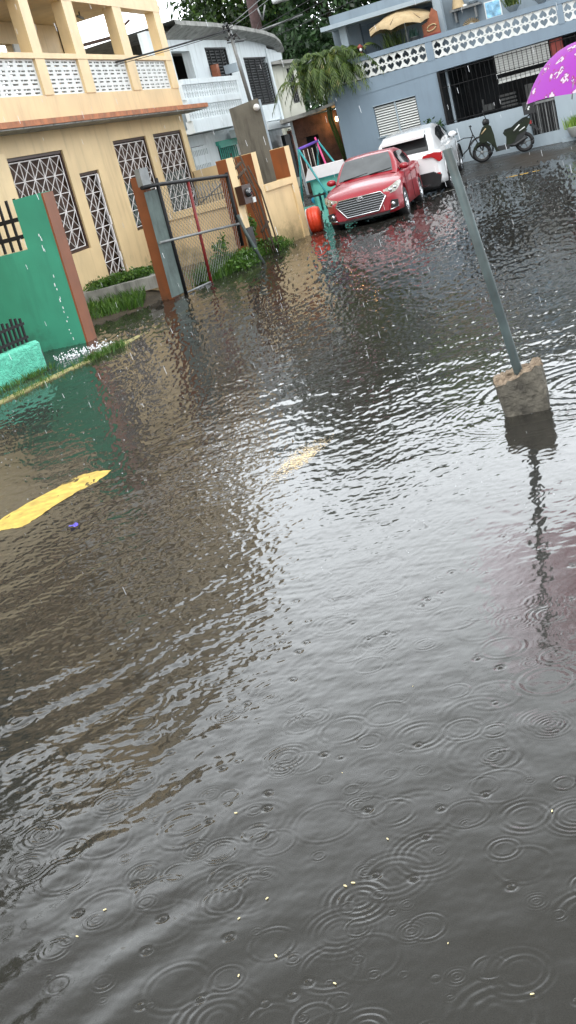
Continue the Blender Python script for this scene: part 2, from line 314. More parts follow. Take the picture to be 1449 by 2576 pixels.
def build_water():
    # a real wavy surface: wind chop, a slow wake on the left and thousands of raindrop rings
    g = np.random.default_rng(5); NR_, NC = 1300, 1000
    ys_ = 1/np.linspace(1/1.9, 1/31.2, NR_); cs_ = np.linspace(-.62, .74, NC)
    Y = np.repeat(ys_[:, None], NC, 1); X = Y*cs_[None, :]; Z = np.zeros_like(X)
    sm = lambda t: np.clip(t, 0, 1)**2*(3-2*np.clip(t, 0, 1))
    far = .10+.90*sm((Y-.95*X-3.0)/5.0)
    patch = .75+.45*np.sin(.9*X+.35*Y+1)*np.sin(.5*Y-.6*X)
    def waves(n, l0, l1, slope, spread, th0=90.):
        H_ = np.zeros_like(X)
        for k in range(n):
            lam = l0*(l1/l0)**g.random(); th = R(th0+g.normal()*spread); kk = 2*math.pi/lam
            H_ += (slope/kk)*np.sin(kk*(X*math.cos(th)+Y*math.sin(th))+g.uniform(0, 6.28))
        return H_*math.sqrt(2/n)
    Z += waves(26, .22, .9, .010, 38, 80)*far
    Z += waves(40, .08, .22, .028, 75, 80)*far*patch
    Z += waves(36, .03, .08, .062, 90, 80)*far
    Z += waves(24, .03, .3, .014, 90)
    # wake bands running from lower left to upper right
    lm = sm((.55-X-.10*Y)/1.3)*sm((9.5-Y)/3); wx = X+.10*np.sin(3.1*Y)+.06*np.sin(5*X+2*Y)
    for (lam, sl, th) in ((.30, .035, 132), (.23, .035, 126), (.17, .03, 138), (.40, .03, 129)):
        kk = 2*math.pi/lam; Z += lm*(.45+.75*np.sin(1.7*X+.8*Y+lam*30)*np.sin(1.1*Y-.9*X+lam*17))*(sl/kk)*np.sin(kk*(wx*math.cos(R(th))+Y*math.sin(R(th)))+g.uniform(0, 6))
    def ring(x, y, Rr, lam, wd, sl, jet=0.):
        m_ = Rr+2.4*wd; i0, i1 = np.searchsorted(ys_, [y-m_, y+m_]); c0, c1 = (x-m_)/y-.002-abs(x)*m_/y/y, (x+m_)/y+.002+abs(x)*m_/y/y
        j0, j1 = np.searchsorted(cs_, [c0, c1])
        if i1 <= i0 or j1 <= j0: return
        brk = g.uniform(.1, .95); kb = g.integers(1, 4); ph = g.uniform(0, 6.28)
        d = np.hypot(X[i0:i1, j0:j1]-x, Y[i0:i1, j0:j1]-y); q = d-Rr
        Z[i0:i1, j0:j1] += sl*lam/6.283*np.exp(-(q/wd)**2)*np.cos(6.283*q/lam)*(1+brk*np.cos(np.arctan2(Y[i0:i1, j0:j1]-y, X[i0:i1, j0:j1]-x)*kb-ph))
        if jet: Z[i0:i1, j0:j1] += jet*np.exp(-(d/.006)**2)-.5*jet*np.exp(-((d-.014)/.006)**2)
    dens = 22
    for (ya, yb, dn) in ((1.95, 4, 62), (4, 7, 60), (7, 13, 40), (13, 30, 24)):
        n = int(dn*(yb*yb-ya*ya)/2*1.1)
        for k in range(n):
            y = math.sqrt(g.uniform(ya*ya, yb*yb)); x = y*g.uniform(-.5, .6); age = g.random()**2.4
            Rr = .006+.115*age; lam = .010+.026*age*g.uniform(.6, 1.2); wd = lam*(g.uniform(.5, .9) if g.random() < .6 else g.uniform(1., 2.2))
            ring(x, y, Rr, lam, wd, (.24*(1-age)**1.2+.024)*g.uniform(.6, 1.25)*(1 if y < 7 else 1.3), .005*g.random() if age < .03 else 0)
    # pelting drops roughen the far water
    dy = np.gradient(ys_)[:, None]; ff = np.clip((Y-5)/8, 0, 1)
    Z += g.normal(size=X.shape)*dy*.022*ff+(g.random(X.shape) > .90)*dy*.12*ff
    # disturbed water round the concrete lump
    for k in range(10): ring(1.78+g.normal()*.03, 7.66, .22+.05*k, .05, .05, .09)
    for k in range(6): ring(2.35, 7.9, .15+.13*k, .10, .08, .12)
    V = np.stack([X, Y, Z], -1).reshape(-1, 3)
    ii = np.arange(NR_-1)[:, None]*NC+np.arange(NC-1)[None, :]; Q = np.stack([ii, ii+1, ii+1+NC, ii+NC], -1).reshape(-1, 4)
    # calm outer sheet
    x0, x1 = cs_[0], cs_[-1]; ya, yb = ys_[0], ys_[-1]
    E_ = np.array([(x0*ya, ya, 0), (x1*ya, ya, 0), (x1*yb, yb, 0), (x0*yb, yb, 0), (-30, -8, 0), (40, -8, 0), (40, 31.2, 0), (-30, 31.2, 0)], float); k = len(V)
    Q = np.concatenate([Q, [(k, k+4, k+5, k+1), (k+1, k+5, k+6, k+2), (k+3, k+7, k+4, k)]]); V = np.concatenate([V, E_])
    me = bpy.data.meshes.new('water'); me.vertices.add(len(V)); me.vertices.foreach_set('co', V.astype(np.float32).ravel())
    me.loops.add(Q.size); me.loops.foreach_set('vertex_index', Q.astype(np.int32).ravel()); me.polygons.add(len(Q)); me.polygons.foreach_set('loop_start', np.arange(0, Q.size, 4, dtype=np.int32))
    me.polygons.foreach_set('use_smooth', np.ones(len(Q), bool)); me.update(calc_edges=True); me.materials.append(M['water'])
    o = bpy.data.objects.new('water', me); col.objects.link(o); o['kind'] = 'structure'
build_water()

# kerb and flooded pavement on the left
KL = [(-5.2, 10.6), (-3.08, 14.0), (-2.5, 15.05), (-1.68, 16.4), (-.9, 18.2), (.2, 21.2), (1.5, 24.6), (2.35, 27.2)]
KZ = [.02, .02, .02, .012, -.012, -.015, -.012, -.01]
mb = MB()
for (a, b, za, zb) in zip(KL, KL[1:], KZ, KZ[1:]):
    a = Vector((*a, 0)); b = Vector((*b, 0)); t = (b-a).normalized(); nn = Vector((-t.y, t.x, 0))*.15
    for p in (0,):
        q = [a, b, b+nn, a+nn]; zz = [za, zb, zb, za]
        V = [(v.x, v.y, z_) for v, z_ in zip(q, zz)]+[(v.x, v.y, -.10) for v in q]
        mb.raw(V, [(0, 1, 2, 3), (0, 4, 5, 1), (1, 5, 6, 2), (2, 6, 7, 3), (3, 7, 4, 0)])
struct(mb, 'kerb', 'kerby')
mb = MB(); P = [(x-.16, y, -.028) for x, y in KL]; Q = [(x-6, y+2.2, -.028) for x, y in KL]
mb.grid([P, Q], sm=False); struct(mb, 'pavement', 'sidewalk')

# ------------------------------------------------------------------ plants
def blades(mb, pts, h, w_, lean=.5, n=1):
    for (x, y, z) in pts:
        a = random.uniform(0, 6.28); hh = h*random.uniform(.45, 1.25); l = lean*hh*random.uniform(.2, 1.); b = random.uniform(0, 6.28)
        dx, dy = math.cos(a)*w_/2, math.sin(a)*w_/2; lx, ly = math.cos(b)*l, math.sin(b)*l
        mb.raw([(x-dx, y-dy, z), (x+dx, y+dy, z), (x+dx*.7+lx*.45, y+dy*.7+ly*.45, z+hh*.6), (x-dx*.7+lx*.45, y-dy*.7+ly*.45, z+hh*.6), (x+lx, y+ly, z+hh*(1-.25*l/hh))], [(0, 1, 2, 3), (3, 2, 4)])
def leaves(mb, cen, rad, n, size, asp=2.2, clumps=30, droop=.4, cr=.32, seed=1, low=-1.):
    g = np.random.default_rng(seed); cen = np.array(cen); rad = np.array(rad)
    d = g.normal(size=(clumps, 3)); d /= np.linalg.norm(d, axis=1)[:, None]; d[:, 2] = np.maximum(d[:, 2], low); cc = d*(g.uniform(.35, 1, clumps)**.5)[:, None]
    k = g.integers(0, clumps, n); p = cc[k]+g.normal(size=(n, 3))*cr*g.uniform(.5, 1.1, clumps)[k][:, None]*.6
    p = cen+p*rad
    a = g.normal(size=(n, 3)); a[:, 2] -= droop; a /= np.linalg.norm(a, axis=1)[:, None]
    b = np.cross(a, g.normal(size=(n, 3))); b /= np.linalg.norm(b, axis=1)[:, None]
    s = size*g.uniform(.6, 1.35, n)[:, None]
    v = np.stack([p, p+a*s*.5+b*s/asp*.5, p+a*s, p+a*s*.5-b*s/asp*.5], 1).reshape(-1, 3)
    i = len(mb.v); mb.v += v.tolist(); mb.f += [(i+4*q, i+4*q+1, i+4*q+2, i+4*q+3) for q in range(n)]; mb.smooth += [False]*n
def tree(loc, h, cen, rad, n, size, m, label, seed, clumps=40, asp=2.4, cr=.3, tr=.25, group='trees behind the houses', extra=()):
    t = thing('leafy_tree', label, 'tree', loc, group)
    tb = MB(); g = random.Random(seed); c = Vector(cen)
    base = Vector(loc); tb.tube([base, base.lerp(c, .4)+Vector((.2, 0, 0)), c], tr, 8, r2=tr*.4)
    for k in range(7):
        e = c+Vector((g.uniform(-.8, .8)*rad[0], g.uniform(-.8, .8)*rad[1], g.uniform(-.1, .8)*rad[2])); s0 = base.lerp(c, g.uniform(.4, .9)); tb.tube([s0, s0.lerp(e, .5)+Vector((0, 0, .3)), e], tr*.35, 6, r2=.03)
    tb.build('trunk', 'bark', t)
    mbx = MB(); leaves(mbx, cen, rad, n, size, asp, clumps, .5, cr, seed)
    for (c_, r_, n_) in extra: leaves(mbx, c_, r_, n_, size, asp, clumps//2, .5, cr, seed+50)
    mbx.build('crown', m, t); return t
tree((3.9, 60, .5), 12, (4.5, 60, 10.2), (3.3, 3, 4.3), 17000, .34, 'mango', 'large mango tree with glossy leaves above the white house, left of the utility pole', 3, 60)
tree((8.2, 62, .5), 12, (8.0, 60, 8.6), (4.6, 3, 4.8), 20000, .34, 'darkleaf', 'dark green tree filling the gap between the white house and the grey house', 4, 70, extra=(((6.4, 56, 4.0), (2.2, 1.5, 3.4), 6000),))
tree((9.5, 47, .5), 9, (9.6, 47, 7.9), (2.4, 1.8, 1.5), 5200, .32, 'brightleaf', 'bright yellow-green tree peeping over the roof slab of the grey house', 5, 34)
tree((18, 66, .5), 13, (17, 66, 9), (7, 3, 6), 12000, .5, 'darkleaf', 'broad dark tree far behind the right end of the grey house', 6, 60)
tree((-7.0, 15.0, 0), 9, (-6.7, 14.6, 4.7), (2.0, 2.2, 2.8), 9000, .26, 'darkleaf', 'dark tree beyond the left edge that darkens the water by its reflection', 8, 50, group='trees beside the street')

# ------------------------------------------------------------------ peach house (left)
LH = F((-2.0, 24.73), 18)
def star_grille(mb, fr, u0, u1, z0, z1, o, nc, nr, r=.010):
    cu = (u1-u0)/nc; cz = (z1-z0)/nr
    bar = lambda a, b: mb.tube([fr(*a, o), fr(*b, o)], r, 4)
    for k in range(nc+1): bar((u0+k*cu, z0), (u0+k*cu, z1))
    for k in range(nr+1): bar((u0, z0+k*cz), (u1, z0+k*cz))
    for a in range(nc):
        for b in range(nr):
            bar((u0+a*cu, z0+b*cz), (u0+(a+1)*cu, z0+(b+1)*cz)); bar((u0+(a+1)*cu, z0+b*cz), (u0+a*cu, z0+(b+1)*cz))
pw = [(-3.72, -1.34, 1.13, 3.02), (1.31, 3.38, 1.11, 3.03), (3.88, 5.99, 1.11, 3.04)]; dr = (-.88, .12, .37, 2.53)
house = thing('peach_house', 'peach two-storey house with white star grilles, balcony of white breeze blocks and terracotta ledge', 'house', LH(1, .0))
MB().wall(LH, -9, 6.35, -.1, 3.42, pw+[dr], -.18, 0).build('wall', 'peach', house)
b = MB(); b.box(LH, -9, 6.35, .15, 3.3, -1.6, -1.5); b.box(LH, -8.9, -8.8, .3, 3.3, -1.5, -.2); b.box(LH, 3.55, 3.65, .3, 3.3, -1.49, -.19); b.box(LH, .6, .7, .3, 3.3, -1.49, -.19); b.build('inner_wall', 'interior', house)
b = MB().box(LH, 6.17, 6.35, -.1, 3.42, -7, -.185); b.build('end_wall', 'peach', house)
for k, (a, c_, zb, zt) in enumerate(pw):
    fb = MB(); fb.wall(LH, a+.002, c_-.002, zb+.002, zt-.002, [(a+.055, c_-.055, zb+.055, zt-.055)], -.12, -.035)
    fo = fb.build('window', 'frame', house)
    g = MB(); star_grille(g, LH, a+.07, c_-.13, zb+.07, zt-.09, -.045, 5 if k == 0 else 4, 5); sub(g, 'grille', 'grille', fo, house)
    g = MB(); g.box(LH, a+.06, c_-.06, zb+.06, zt-.06, -.15, -.125); sub(g, 'pane', 'curtain', fo, house)
    if k:
        g = MB()
        for q in range(14):
            u = a+.15+q*(c_-a-.3)/14; g.box(LH, u, u+.09, zb+.1, zb+1.0, -.122, -.105-.012*(q % 2))
        sub(g, 'curtain', 'panel', fo, house)
a, c_, zb, zt = dr
fb = MB(); fb.wall(LH, a+.002, c_-.002, zb+.002, zt-.002, [(a+.05, c_-.05, zb+.0, zt-.05)], -.13, -.035); fo = fb.build('door', 'frame', house)
g = MB(); star_grille(g, LH, a+.06, c_-.1, zb+.03, zt-.08, -.04, 2, 6); g.box(LH, c_-.12, c_-.07, zb+.02, zt-.07, -.05, -.02)
for zz in (.6, 1.35, 2.2): g.box(LH, c_-.12, c_-.05, zb-.3+zz, zb-.12+zz, -.06, -.01)
sub(g, 'grille', 'grille', fo, house); sub(MB().box(LH, a+.06, c_-.06, zb+.01, zt-.06, -.16, -.135), 'door_leaf', 'curtain', fo, house)
# ledge
b = MB(); b.prism(F(LH(0, 0, 0)[:2], 18), [(-9, 3.43), (6.95, 3.43), (6.95, 3.53), (-9, 3.53)], .003, .56); b.build('ledge', 'ledge', house)
b = MB(); b.box(LH, -9, 6.9, 3.40, 3.427, .003, .53); b.build('ledge_soffit', 'slabgrey', house)
# upper band, sill, columns, top beam
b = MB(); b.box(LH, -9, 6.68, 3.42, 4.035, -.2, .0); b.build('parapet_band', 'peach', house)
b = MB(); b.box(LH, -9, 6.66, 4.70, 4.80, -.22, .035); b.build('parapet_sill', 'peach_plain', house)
cols = [(-3.9, -3.45), (-1.40, -.98), (.64, 1.16), (3.42, 3.96), (6.18, 6.68)]
for (a, c_) in cols:
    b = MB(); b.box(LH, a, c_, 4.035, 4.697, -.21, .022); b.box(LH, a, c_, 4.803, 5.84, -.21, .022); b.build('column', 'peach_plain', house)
b = MB(); b.box(LH, -9, 6.70, 5.84, 6.25, -.24, .03); b.build('top_beam', 'peach_plain', house)
def breeze(u0, u1):
    b = MB(); nc = max(3, round((u1-u0)/.40)); cu = (u1-u0)/nc; nr = 4; cz = .655/nr
    holes = []
    for i in range(nc):
        for j in range(nr):
            x = u0+i*cu; z = 4.04+j*cz; holes += [(x+cu*.14, x+cu*.86, z+cz*.60, z+cz*.80), (x+cu*.22, x+cu*.78, z+cz*.18, z+cz*.38)]
            b.box(LH, x+cu*.38, x+cu*.46, z+cz*.60, z+cz*.8, -.08, -.034)
    b.wall(LH, u0, u1, 4.038, 4.698, holes, -.10, -.03); b.build('breeze_block_panel', 'white', house)
breeze(-3.45, -1.40); breeze(-.98, .64); breeze(1.16, 3.42); breeze(3.96, 6.18); breeze(-5.5, -3.9)
# balcony floor, rooms behind, ceiling
b = MB(); b.box(LH, -9, 6.6, 3.45, 3.6, -3.4, -.21); b.build('balcony_floor', 'slabgrey', house)
b = MB(); b.box(LH, -9, 4.5, 5.88, 6.1, -1.78, -.25); b.build('balcony_ceiling', 'peach_plain', house)
b = MB(); b.wall(LH, -9, 3.93, 3.6, 5.875, [(.25, 1.31, 3.9, 5.43)], -1.75, -1.6); b.build('balcony_back_wall', 'peach', house)
b = MB(); b.box(LH, .2, 1.4, 3.8, 5.5, -2.2, -2.1); b.build('balcony_window_void', 'dark', house)
b = MB(); b.box(LH, 1.32, 1.76, 3.9, 5.42, -1.595, -1.56); b.build('balcony_shutter', 'white', house)
b = MB(); b.box(LH, 3.94, 4.05, 3.6, 5.85, -1.7, -1.55); b.box(LH, 4.16, 4.24, 3.6, 5.6, -1.7, -1.6); b.build('downpipe', 'frame', house)
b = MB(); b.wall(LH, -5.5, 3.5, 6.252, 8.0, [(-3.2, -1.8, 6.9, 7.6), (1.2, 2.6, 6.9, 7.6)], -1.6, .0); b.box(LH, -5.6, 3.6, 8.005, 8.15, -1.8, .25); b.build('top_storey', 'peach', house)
b = MB(); b.box(LH, -9, -3.93, 0, 3.1, .003, .09); b.build('pilaster', 'peach_plain', house)
# floodlight fitting under the balcony ceiling
MB().tube([LH(3.0, 5.875, -.6), LH(3.0, 5.76, -.6)], .02).tube([LH(2.85, 5.78, -.6), LH(3.15, 5.74, -.6)], .03).build('ceiling_lamp', 'greymetal', house)

# porch slab and grass
PS = F((-2.79, 22.0), 99)
single(MB().box(PS, -3, 1.62, .20, .42, -2.0, 0), 'porch_slab', 'slabgrey', 'weathered concrete porch slab below the white star-grille door', 'slab')
mb = MB(); mb.grid([[(-4.2, 19.3, -.03), (-2.6, 19.75, .0), (-1.45, 20.85, -.01), (-1.2, 21.3, -.02)], [(-4.2, 20.6, .12), (-2.8, 20.7, .14), (-1.6, 21.3, .10), (-1.25, 21.5, .03)], [(-4.2, 22.4, .2), (-2.8, 22.1, .2), (-1.4, 21.9, .18), (-1.2, 21.9, .1)]])
struct(mb, 'soil_bank', 'soil')
def scatter(poly, z, n):
    out = []; 
    while len(out) < n:
        s, t = random.random(), random.random(); a, b_, c_, d = [Vector(p) for p in poly]; p = a.lerp(b_, s).lerp(d.lerp(c_, s), t); out.append((p.x, p.y, z if not callable(z) else z(s, t)))
    return out
def stuff(mb, name, m, label=None):
    o = mb.build(name, m, None, kind='stuff'); 
    o['label'] = label; o['category'] = 'grass'; return o
mb = MB(); blades(mb, scatter([(-3.5, 19.7, 0), (-1.55, 20.85, 0), (-1.5, 21.7, 0), (-3.5, 21.9, 0)], lambda s, t: .02+.12*t, 2600), .22, .018, .6)
stuff(mb, 'bank_grass', 'grass', 'tall wet grass on the bank below the porch slab')
mb = MB(); blades(mb, scatter([(-2.5, 22.0, 0), (-1.4, 22.15, 0), (-1.5, 22.9, 0), (-2.5, 22.8, 0)], .42, 900), .16, .02, .8); leaves(mb, (-1.95, 22.3, .48), (.62, .3, .12), 2200, .06, 1.8, 30, 0, .4, 11)
leaves(mb, (-1.2, 22.7, .5), (.25, .2, .16), 500, .06, 1.8, 10, 0, .4, 12)
stuff(mb, 'slab_weeds', 'grass', 'low leafy weeds on the porch slab by the door')
mb = MB()
for (a, b_) in zip(KL[1:3], KL[2:4]): blades(mb, [(a[0]+(b_[0]-a[0])*t+random.gauss(0, .05)-.05, a[1]+(b_[1]-a[1])*t+random.gauss(0, .05), .0) for t in [random.random()**.6 for _ in range(180)]], .12, .008, .9)
blades(mb, [(-2.1+.45*t+random.gauss(0, .05), 15.75+.75*t+random.gauss(0, .06), 0) for t in [random.random() for _ in range(420)]], .12, .010, .9)
blades(mb, [(-2.78-.6*t+random.gauss(0, .04)+.12, 16.1-1.0*t+random.gauss(0, .05), 0) for t in [random.random() for _ in range(300)]], .09, .010, .9)
stuff(mb, 'kerb_grass', 'grass', 'straggly grass growing along the faded yellow kerb')
mb = MB(); blades(mb, scatter([(-.35, 22.1, 0), (.8, 23.9, 0), (.45, 24.6, 0), (-.7, 22.6, 0)], 0, 1500), .34, .016, .6)
leaves(mb, (.2, 23.4, .15), (.45, .6, .22), 1600, .07, 1.8, 34, 0, .4, 13); leaves(mb, (.05, 23.1, .4), (.15, .18, .28), 300, .07, 1.8, 9, 0, .4, 14)
leaves(mb, (1.05, 25.4, .12), (.35, .5, .16), 1400, .07, 1.8, 20, 0, .4, 15); leaves(mb, (.75, 25.4, .45), (.12, .3, .35), 600, .08, 1.8, 9, 0, .4, 16)
blades(mb, scatter([(.75, 24.6, 0), (1.7, 26.1, 0), (1.5, 26.3, 0), (.6, 25.0, 0)], 0, 500), .15, .014, .7)
stuff(mb, 'gate_weeds', 'grass', 'green weeds at the foot of the chain-link gate and pillars')

# ------------------------------------------------------------------ green wall
GW = F((-2.34, 17.97), 110)
t = thing('green_wall', 'green painted boundary wall with a rust-brown end and black iron railing on its low part', 'wall', GW(-.3, 0))
MB().prism(GW, [(-7, -.1), (-.003, -.1), (-.003, 2.3), (-.49, 2.3), (-.49, 1.55), (-7, 1.55)], -.33, 0).build('wall', 'green', t)
MB().box(GW, 0, .03, -.1, 2.29, -.335, .004).build('painted_end', 'rust', t)
b = MB()
for k in range(22):
    u = -.56-.14*k; b.box(GW, u-.018, u+.018, 1.56, 2.32, -.2, -.165)
for z in (1.72, 1.98): b.box(GW, -3.7, -.491, z, z+.065, -.215, -.155)
b.build('railing', 'black', t)
t = thing('stucco_planter_wall', 'low mint-green rough stucco wall topped by a black picket railing', 'wall', (-3.0, 15.8, 0))
SP = F((-2.74, 16.24), 30)
pts = []; b = MB()
for i in range(61):
    row = []
    for (o, z) in ((-.2, -.1), (-.2, .2), (-.2, .38), (-.16, .41), (-.05, .41), (0, .37), (0, .25), (0, .12), (0, -.1)):
        u = -4+4*i/60; row.append(SP(u+random.gauss(0, .004), z+random.gauss(0, .006), o+random.gauss(0, .006)))
    pts.append(row)
b.grid(pts, sm=False); b.poly(list(reversed(pts[-1]))); b.build('wall', 'mint', t)
b = MB()
for k in range(40):
    u = -.12-.095*k; b.box(SP, u-.016, u+.016, .42, .76+.02*((k*7) % 3), -.12, -.095)
for z in (.47, .66): b.box(SP, -3.9, -.08, z, z+.035, -.13, -.085)
b.build('picket_railing', 'black', t)
# dark drain outlet at the end of the planter
single(MB().box(SP, .02, .07, .0, .26, -.14, -.05), 'drain_pipe', 'blackplastic', 'dark upright drain outlet at the end of the mint stucco wall', 'pipe')

# ------------------------------------------------------------------ gate and pillars
def pillar(name, fr, u0, u1, z1, o0, label, endu='lo', z0=-.08):
    t = thing(name, label, 'pillar', fr((u0+u1)/2, 0, -.1))
    MB().box(fr, u0, u1, z0, z1, o0, 0).build('shaft', 'peach_plain', t)
    MB().box(fr, u0-.004, u0, z0, z1-.004, o0+.002, -.002).build('painted_side', 'rust', t); return t
GP = F((-1.13, 21.1), 110)
t = thing('gate_post', 'rust-brown concrete gate post at the left of the chain-link gate', 'post', GP(.05, 0, -.1))
MB().prism(GP, [(-.10, -.1), (.14, -.1), (.17, 2.18), (-.06, 2.18)], -.25, 0).build('shaft', 'rust', t)
GT = F((-.784, 21.157), 26.7)
gate = thing('chain_link_gate', 'black and red steel tube gate filled with chain-link mesh, sagging to the right', 'gate', GT(1, 0))
b = MB(); b.tube([GT(.02, 0), GT(.08, 2.08)], .035, 8); b.tube([GT(-.5, 1.98), GT(.05, 1.97), GT(2.93, 1.78)], .035, 8); b.tube([GT(2.93, 1.84), GT(2.82, .40)], .035, 8); b.build('frame', 'black', gate)
b = MB(); b.tube([GT(-.48, 1.02, .04), GT(.1, .99, .04), GT(2.87, .83, .04)], .024, 8); b.tube([GT(.0, .03, .0), GT(1.1, .02, 0)], .02, 6); b.build('crossbar', 'greymetal', gate)
MB().tube([GT(1.23, 1.87), GT(1.09, 0)], .03, 8).build('stile', 'redpaint', gate)
b = MB()
def topz(u): return 1.97-(u-.05)*.066
s = .11
for sg in (1, -1):
    for k in range(-22, 42):
        # z = sg*(u-uk)*0.95
        seg = []
        for q in range(61):
            u = .06+q*2.78/60; z = 1.0+sg*(u-(.06+k*s))*.95
            if .05+max(0, (u-1.1))*.2 < z < topz(u): seg.append(GT(u, z, -.02))
        if len(seg) > 1: b.tube([seg[0], seg[-1]], .0035, 3, cap=False)
b.build('mesh', 'greymetal', gate)
b = MB(); G_ = []
for i in range(25):
    u = -.5+.5*i/24; o = .012*math.sin(i*math.pi/1.5)
    G_.append([GT(u+.03, .05, o-.03), GT(u+.06, .95, o-.03), GT(u+.08, 1.9, o-.03)])
b.grid(G_, sm=False); G2 = [[(p[0]+.004, p[1]-.002, p[2]) for p in r] for r in G_]; b.grid(G2, sm=False); b.build('sheet', 'panel', gate)
t = single(MB().box(GT, -.36, -.05, 2.0, 2.3, -.14, -.04), 'junction_box', 'greymetal', 'pale grey box on the wall just behind the top of the gate post', 'box')
single(MB().tube([GT(2.75, 1.0, .1), GT(2.6, .62, .25), GT(2.55, -.05, .5)], .035, 8), 'leaning_post', 'steel', 'short grey pipe leaning at the right foot of the gate', 'pipe')
PM = F((.56, 23.83), 30)
pillar('peach_pillar', PM, .06, .35, 2.09, -.24, 'slim peach pillar carrying a meter box, brown on its left side', z0=.1)
single(MB().box(PM, .02, .40, -.1, .10, -.26, .03).box(PM, .05, .30, -.1, .7, .035, .08), 'pillar_footing', 'blackplastic', 'black footing and upright at the base of the slim peach pillar', 'footing')
t = thing('meter_box', 'dark brown electricity meter box hung on the slim peach pillar', 'meter box', PM(.2, 1.2, .1))
MB().box(PM, .12, .50, 1.15, 1.52, .003, .16).build('housing', 'frame', t)
MB().box(PM, .44, .56, 1.14, 1.24, .161, .18).build('seal_tag', 'white', t); MB().lathe(PM(.31, 1.36, .16), PM.n, [(.09, 0), (.09, .05), (.07, .07), (0, .07)], 14).build('dial', 'glass', t)
# tangle of dry stems between pillars
b = MB(); g = random.Random(5)
for k in range(6):
    x = .78+g.uniform(-.05, .25); y = 24.6+g.uniform(-.2, .5); p = [(x-.0, y, 2.1+g.uniform(-.4, .1)), (x+.1+g.uniform(-.03, .05), y+.05, 1.3), (x+.2+g.uniform(-.05, .05), y+.1, .5), (x+.22, y, .05)]
    b.tube(p, g.uniform(.01, .025), 6)
b.tube([(.62, 24.6, 1.78), (.9, 24.7, 1.95)], .03); b.tube([(.65, 24.5, 1.6), (.95, 24.7, 1.8)], .03); b.tube([(.95, 24.6, .5), (1.15, 24.7, .68)], .03)
single(b, 'dry_stems', 'bark', 'tangle of dry grey stems and pipes between the two peach pillars', 'stems')
WW = F((1.25, 25.97), 37)
t = thing('peach_boundary_wall', 'peach boundary wall with recessed panel between two tall pillars, brown on their left sides', 'wall', WW(.7, 0))
MB().box(WW, -.09, .10, -.08, 2.08, -.46, .0).build('pillar', 'peach_plain', t)
MB().box(WW, -.094, -.09, -.08, 2.07, -.458, -.002).build('painted_side', 'rust', t)
MB().box(WW, 1.24, 1.45, -.08, 2.03, -.40, .0).build('pillar', 'peach_plain', t)
MB().box(WW, 1.236, 1.24, 1.37, 2.02, -.398, -.002).build('painted_side', 'rust', t)
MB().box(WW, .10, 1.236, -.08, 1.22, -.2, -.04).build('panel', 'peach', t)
MB().box(WW, .10, 1.236, 1.222, 1.36, -.24, .012).build('coping', 'peach_plain', t)
MB().box(WW, -.0, 1.2, .0, 2.05, -1.0, -.8).build('rear_wall', 'peach', t)
# garden wall at the far side of the yard
BW = F((-1.1, 27.6), 100)
t = thing('garden_wall', 'low peach garden wall with coping and iron railing, seen through the gate mesh', 'wall', BW(.5, 0))
MB().box(BW, .0, 2.0, -.08, 1.08, -.2, 0).build('wall', 'peach', t); MB().box(BW, -.02, 2.0, 1.082, 1.24, -.23, .04).build('coping', 'peach_plain', t)
b = MB()
for k in range(15): u = .9+k*.075; b.tube([BW(u, 1.245, -.1), BW(u, 1.66+.05*(k % 2), -.1)], .012, 5)
b.tube([BW(.85, 1.4, -.1), BW(2.0, 1.4, -.1)], .012, 5); b.tube([BW(1.0, 1.3, -.06), BW(1.6, 1.62, -.06)], .02, 6); b.build('railing', 'greymetal', t)
single(MB().box(F((0, 0), 90), -.12, .75, -.05, 2.0, -30.6, -30.4), 'boundary_screen', 'peach', 'plain peach wall between the corner of the peach house and the pillars', 'wall')

# ------------------------------------------------------------------ grey cement kiosk with service mast
CB = F((1.13, 29.0), 92)
t = thing('cement_block_tower', 'narrow grey cement-rendered service tower behind the peach pillars', 'tower', CB(.35, 0))
MB().prism(CB, [(0, -.05), (.72, -.05), (.68, 3.24), (-.04, 3.16)], -.5, 0).build('shaft', 'blockface', t)
MB().box(CB, .69, .74, -.05, 3.2, -.5, -.02).build('painted_side', 'greylite', t)
t = thing('service_mast', 'thin galvanised electrical service mast above the grey cement tower', 'mast', CB(.48, 3.2, -.2))
MB().tube([CB(.5, 3.2, -.2), CB(.42, 4.85, -.2)], .045, 8).build('mast', 'greymetal', t)
b = MB(); b.tube([CB(.42, 4.8, -.2), CB(.38, 5.0, -.12), CB(.3, 4.95, -.02), CB(.28, 4.8, 0)], .04, 8); b.tube([CB(.42, 4.7, -.2), CB(.55, 4.75, -.1), CB(.6, 4.6, 0)], .02); b.tube([CB(.3, 4.6, -.2), CB(.7, 4.55, -.2)], .015)
for k in range(5): b.lathe(CB(.33+.05*k, 4.62+.05*(k % 3), -.12), (0, 0, 1), [(0, 0), (.03, .01), (.03, .05), (0, .06)], 8)
b.build('weatherhead', 'blackplastic', t)
b = MB(); b.lathe(CB(.6, 3.04, .07), CB.n, [(0, -.075), (.05, -.06), (.075, -.02), (.08, .02), (.06, .06), (0, .08)], 14)
t = single(b, 'security_camera', 'white', 'round white security camera dome on the corner of the grey cement tower', 'camera')

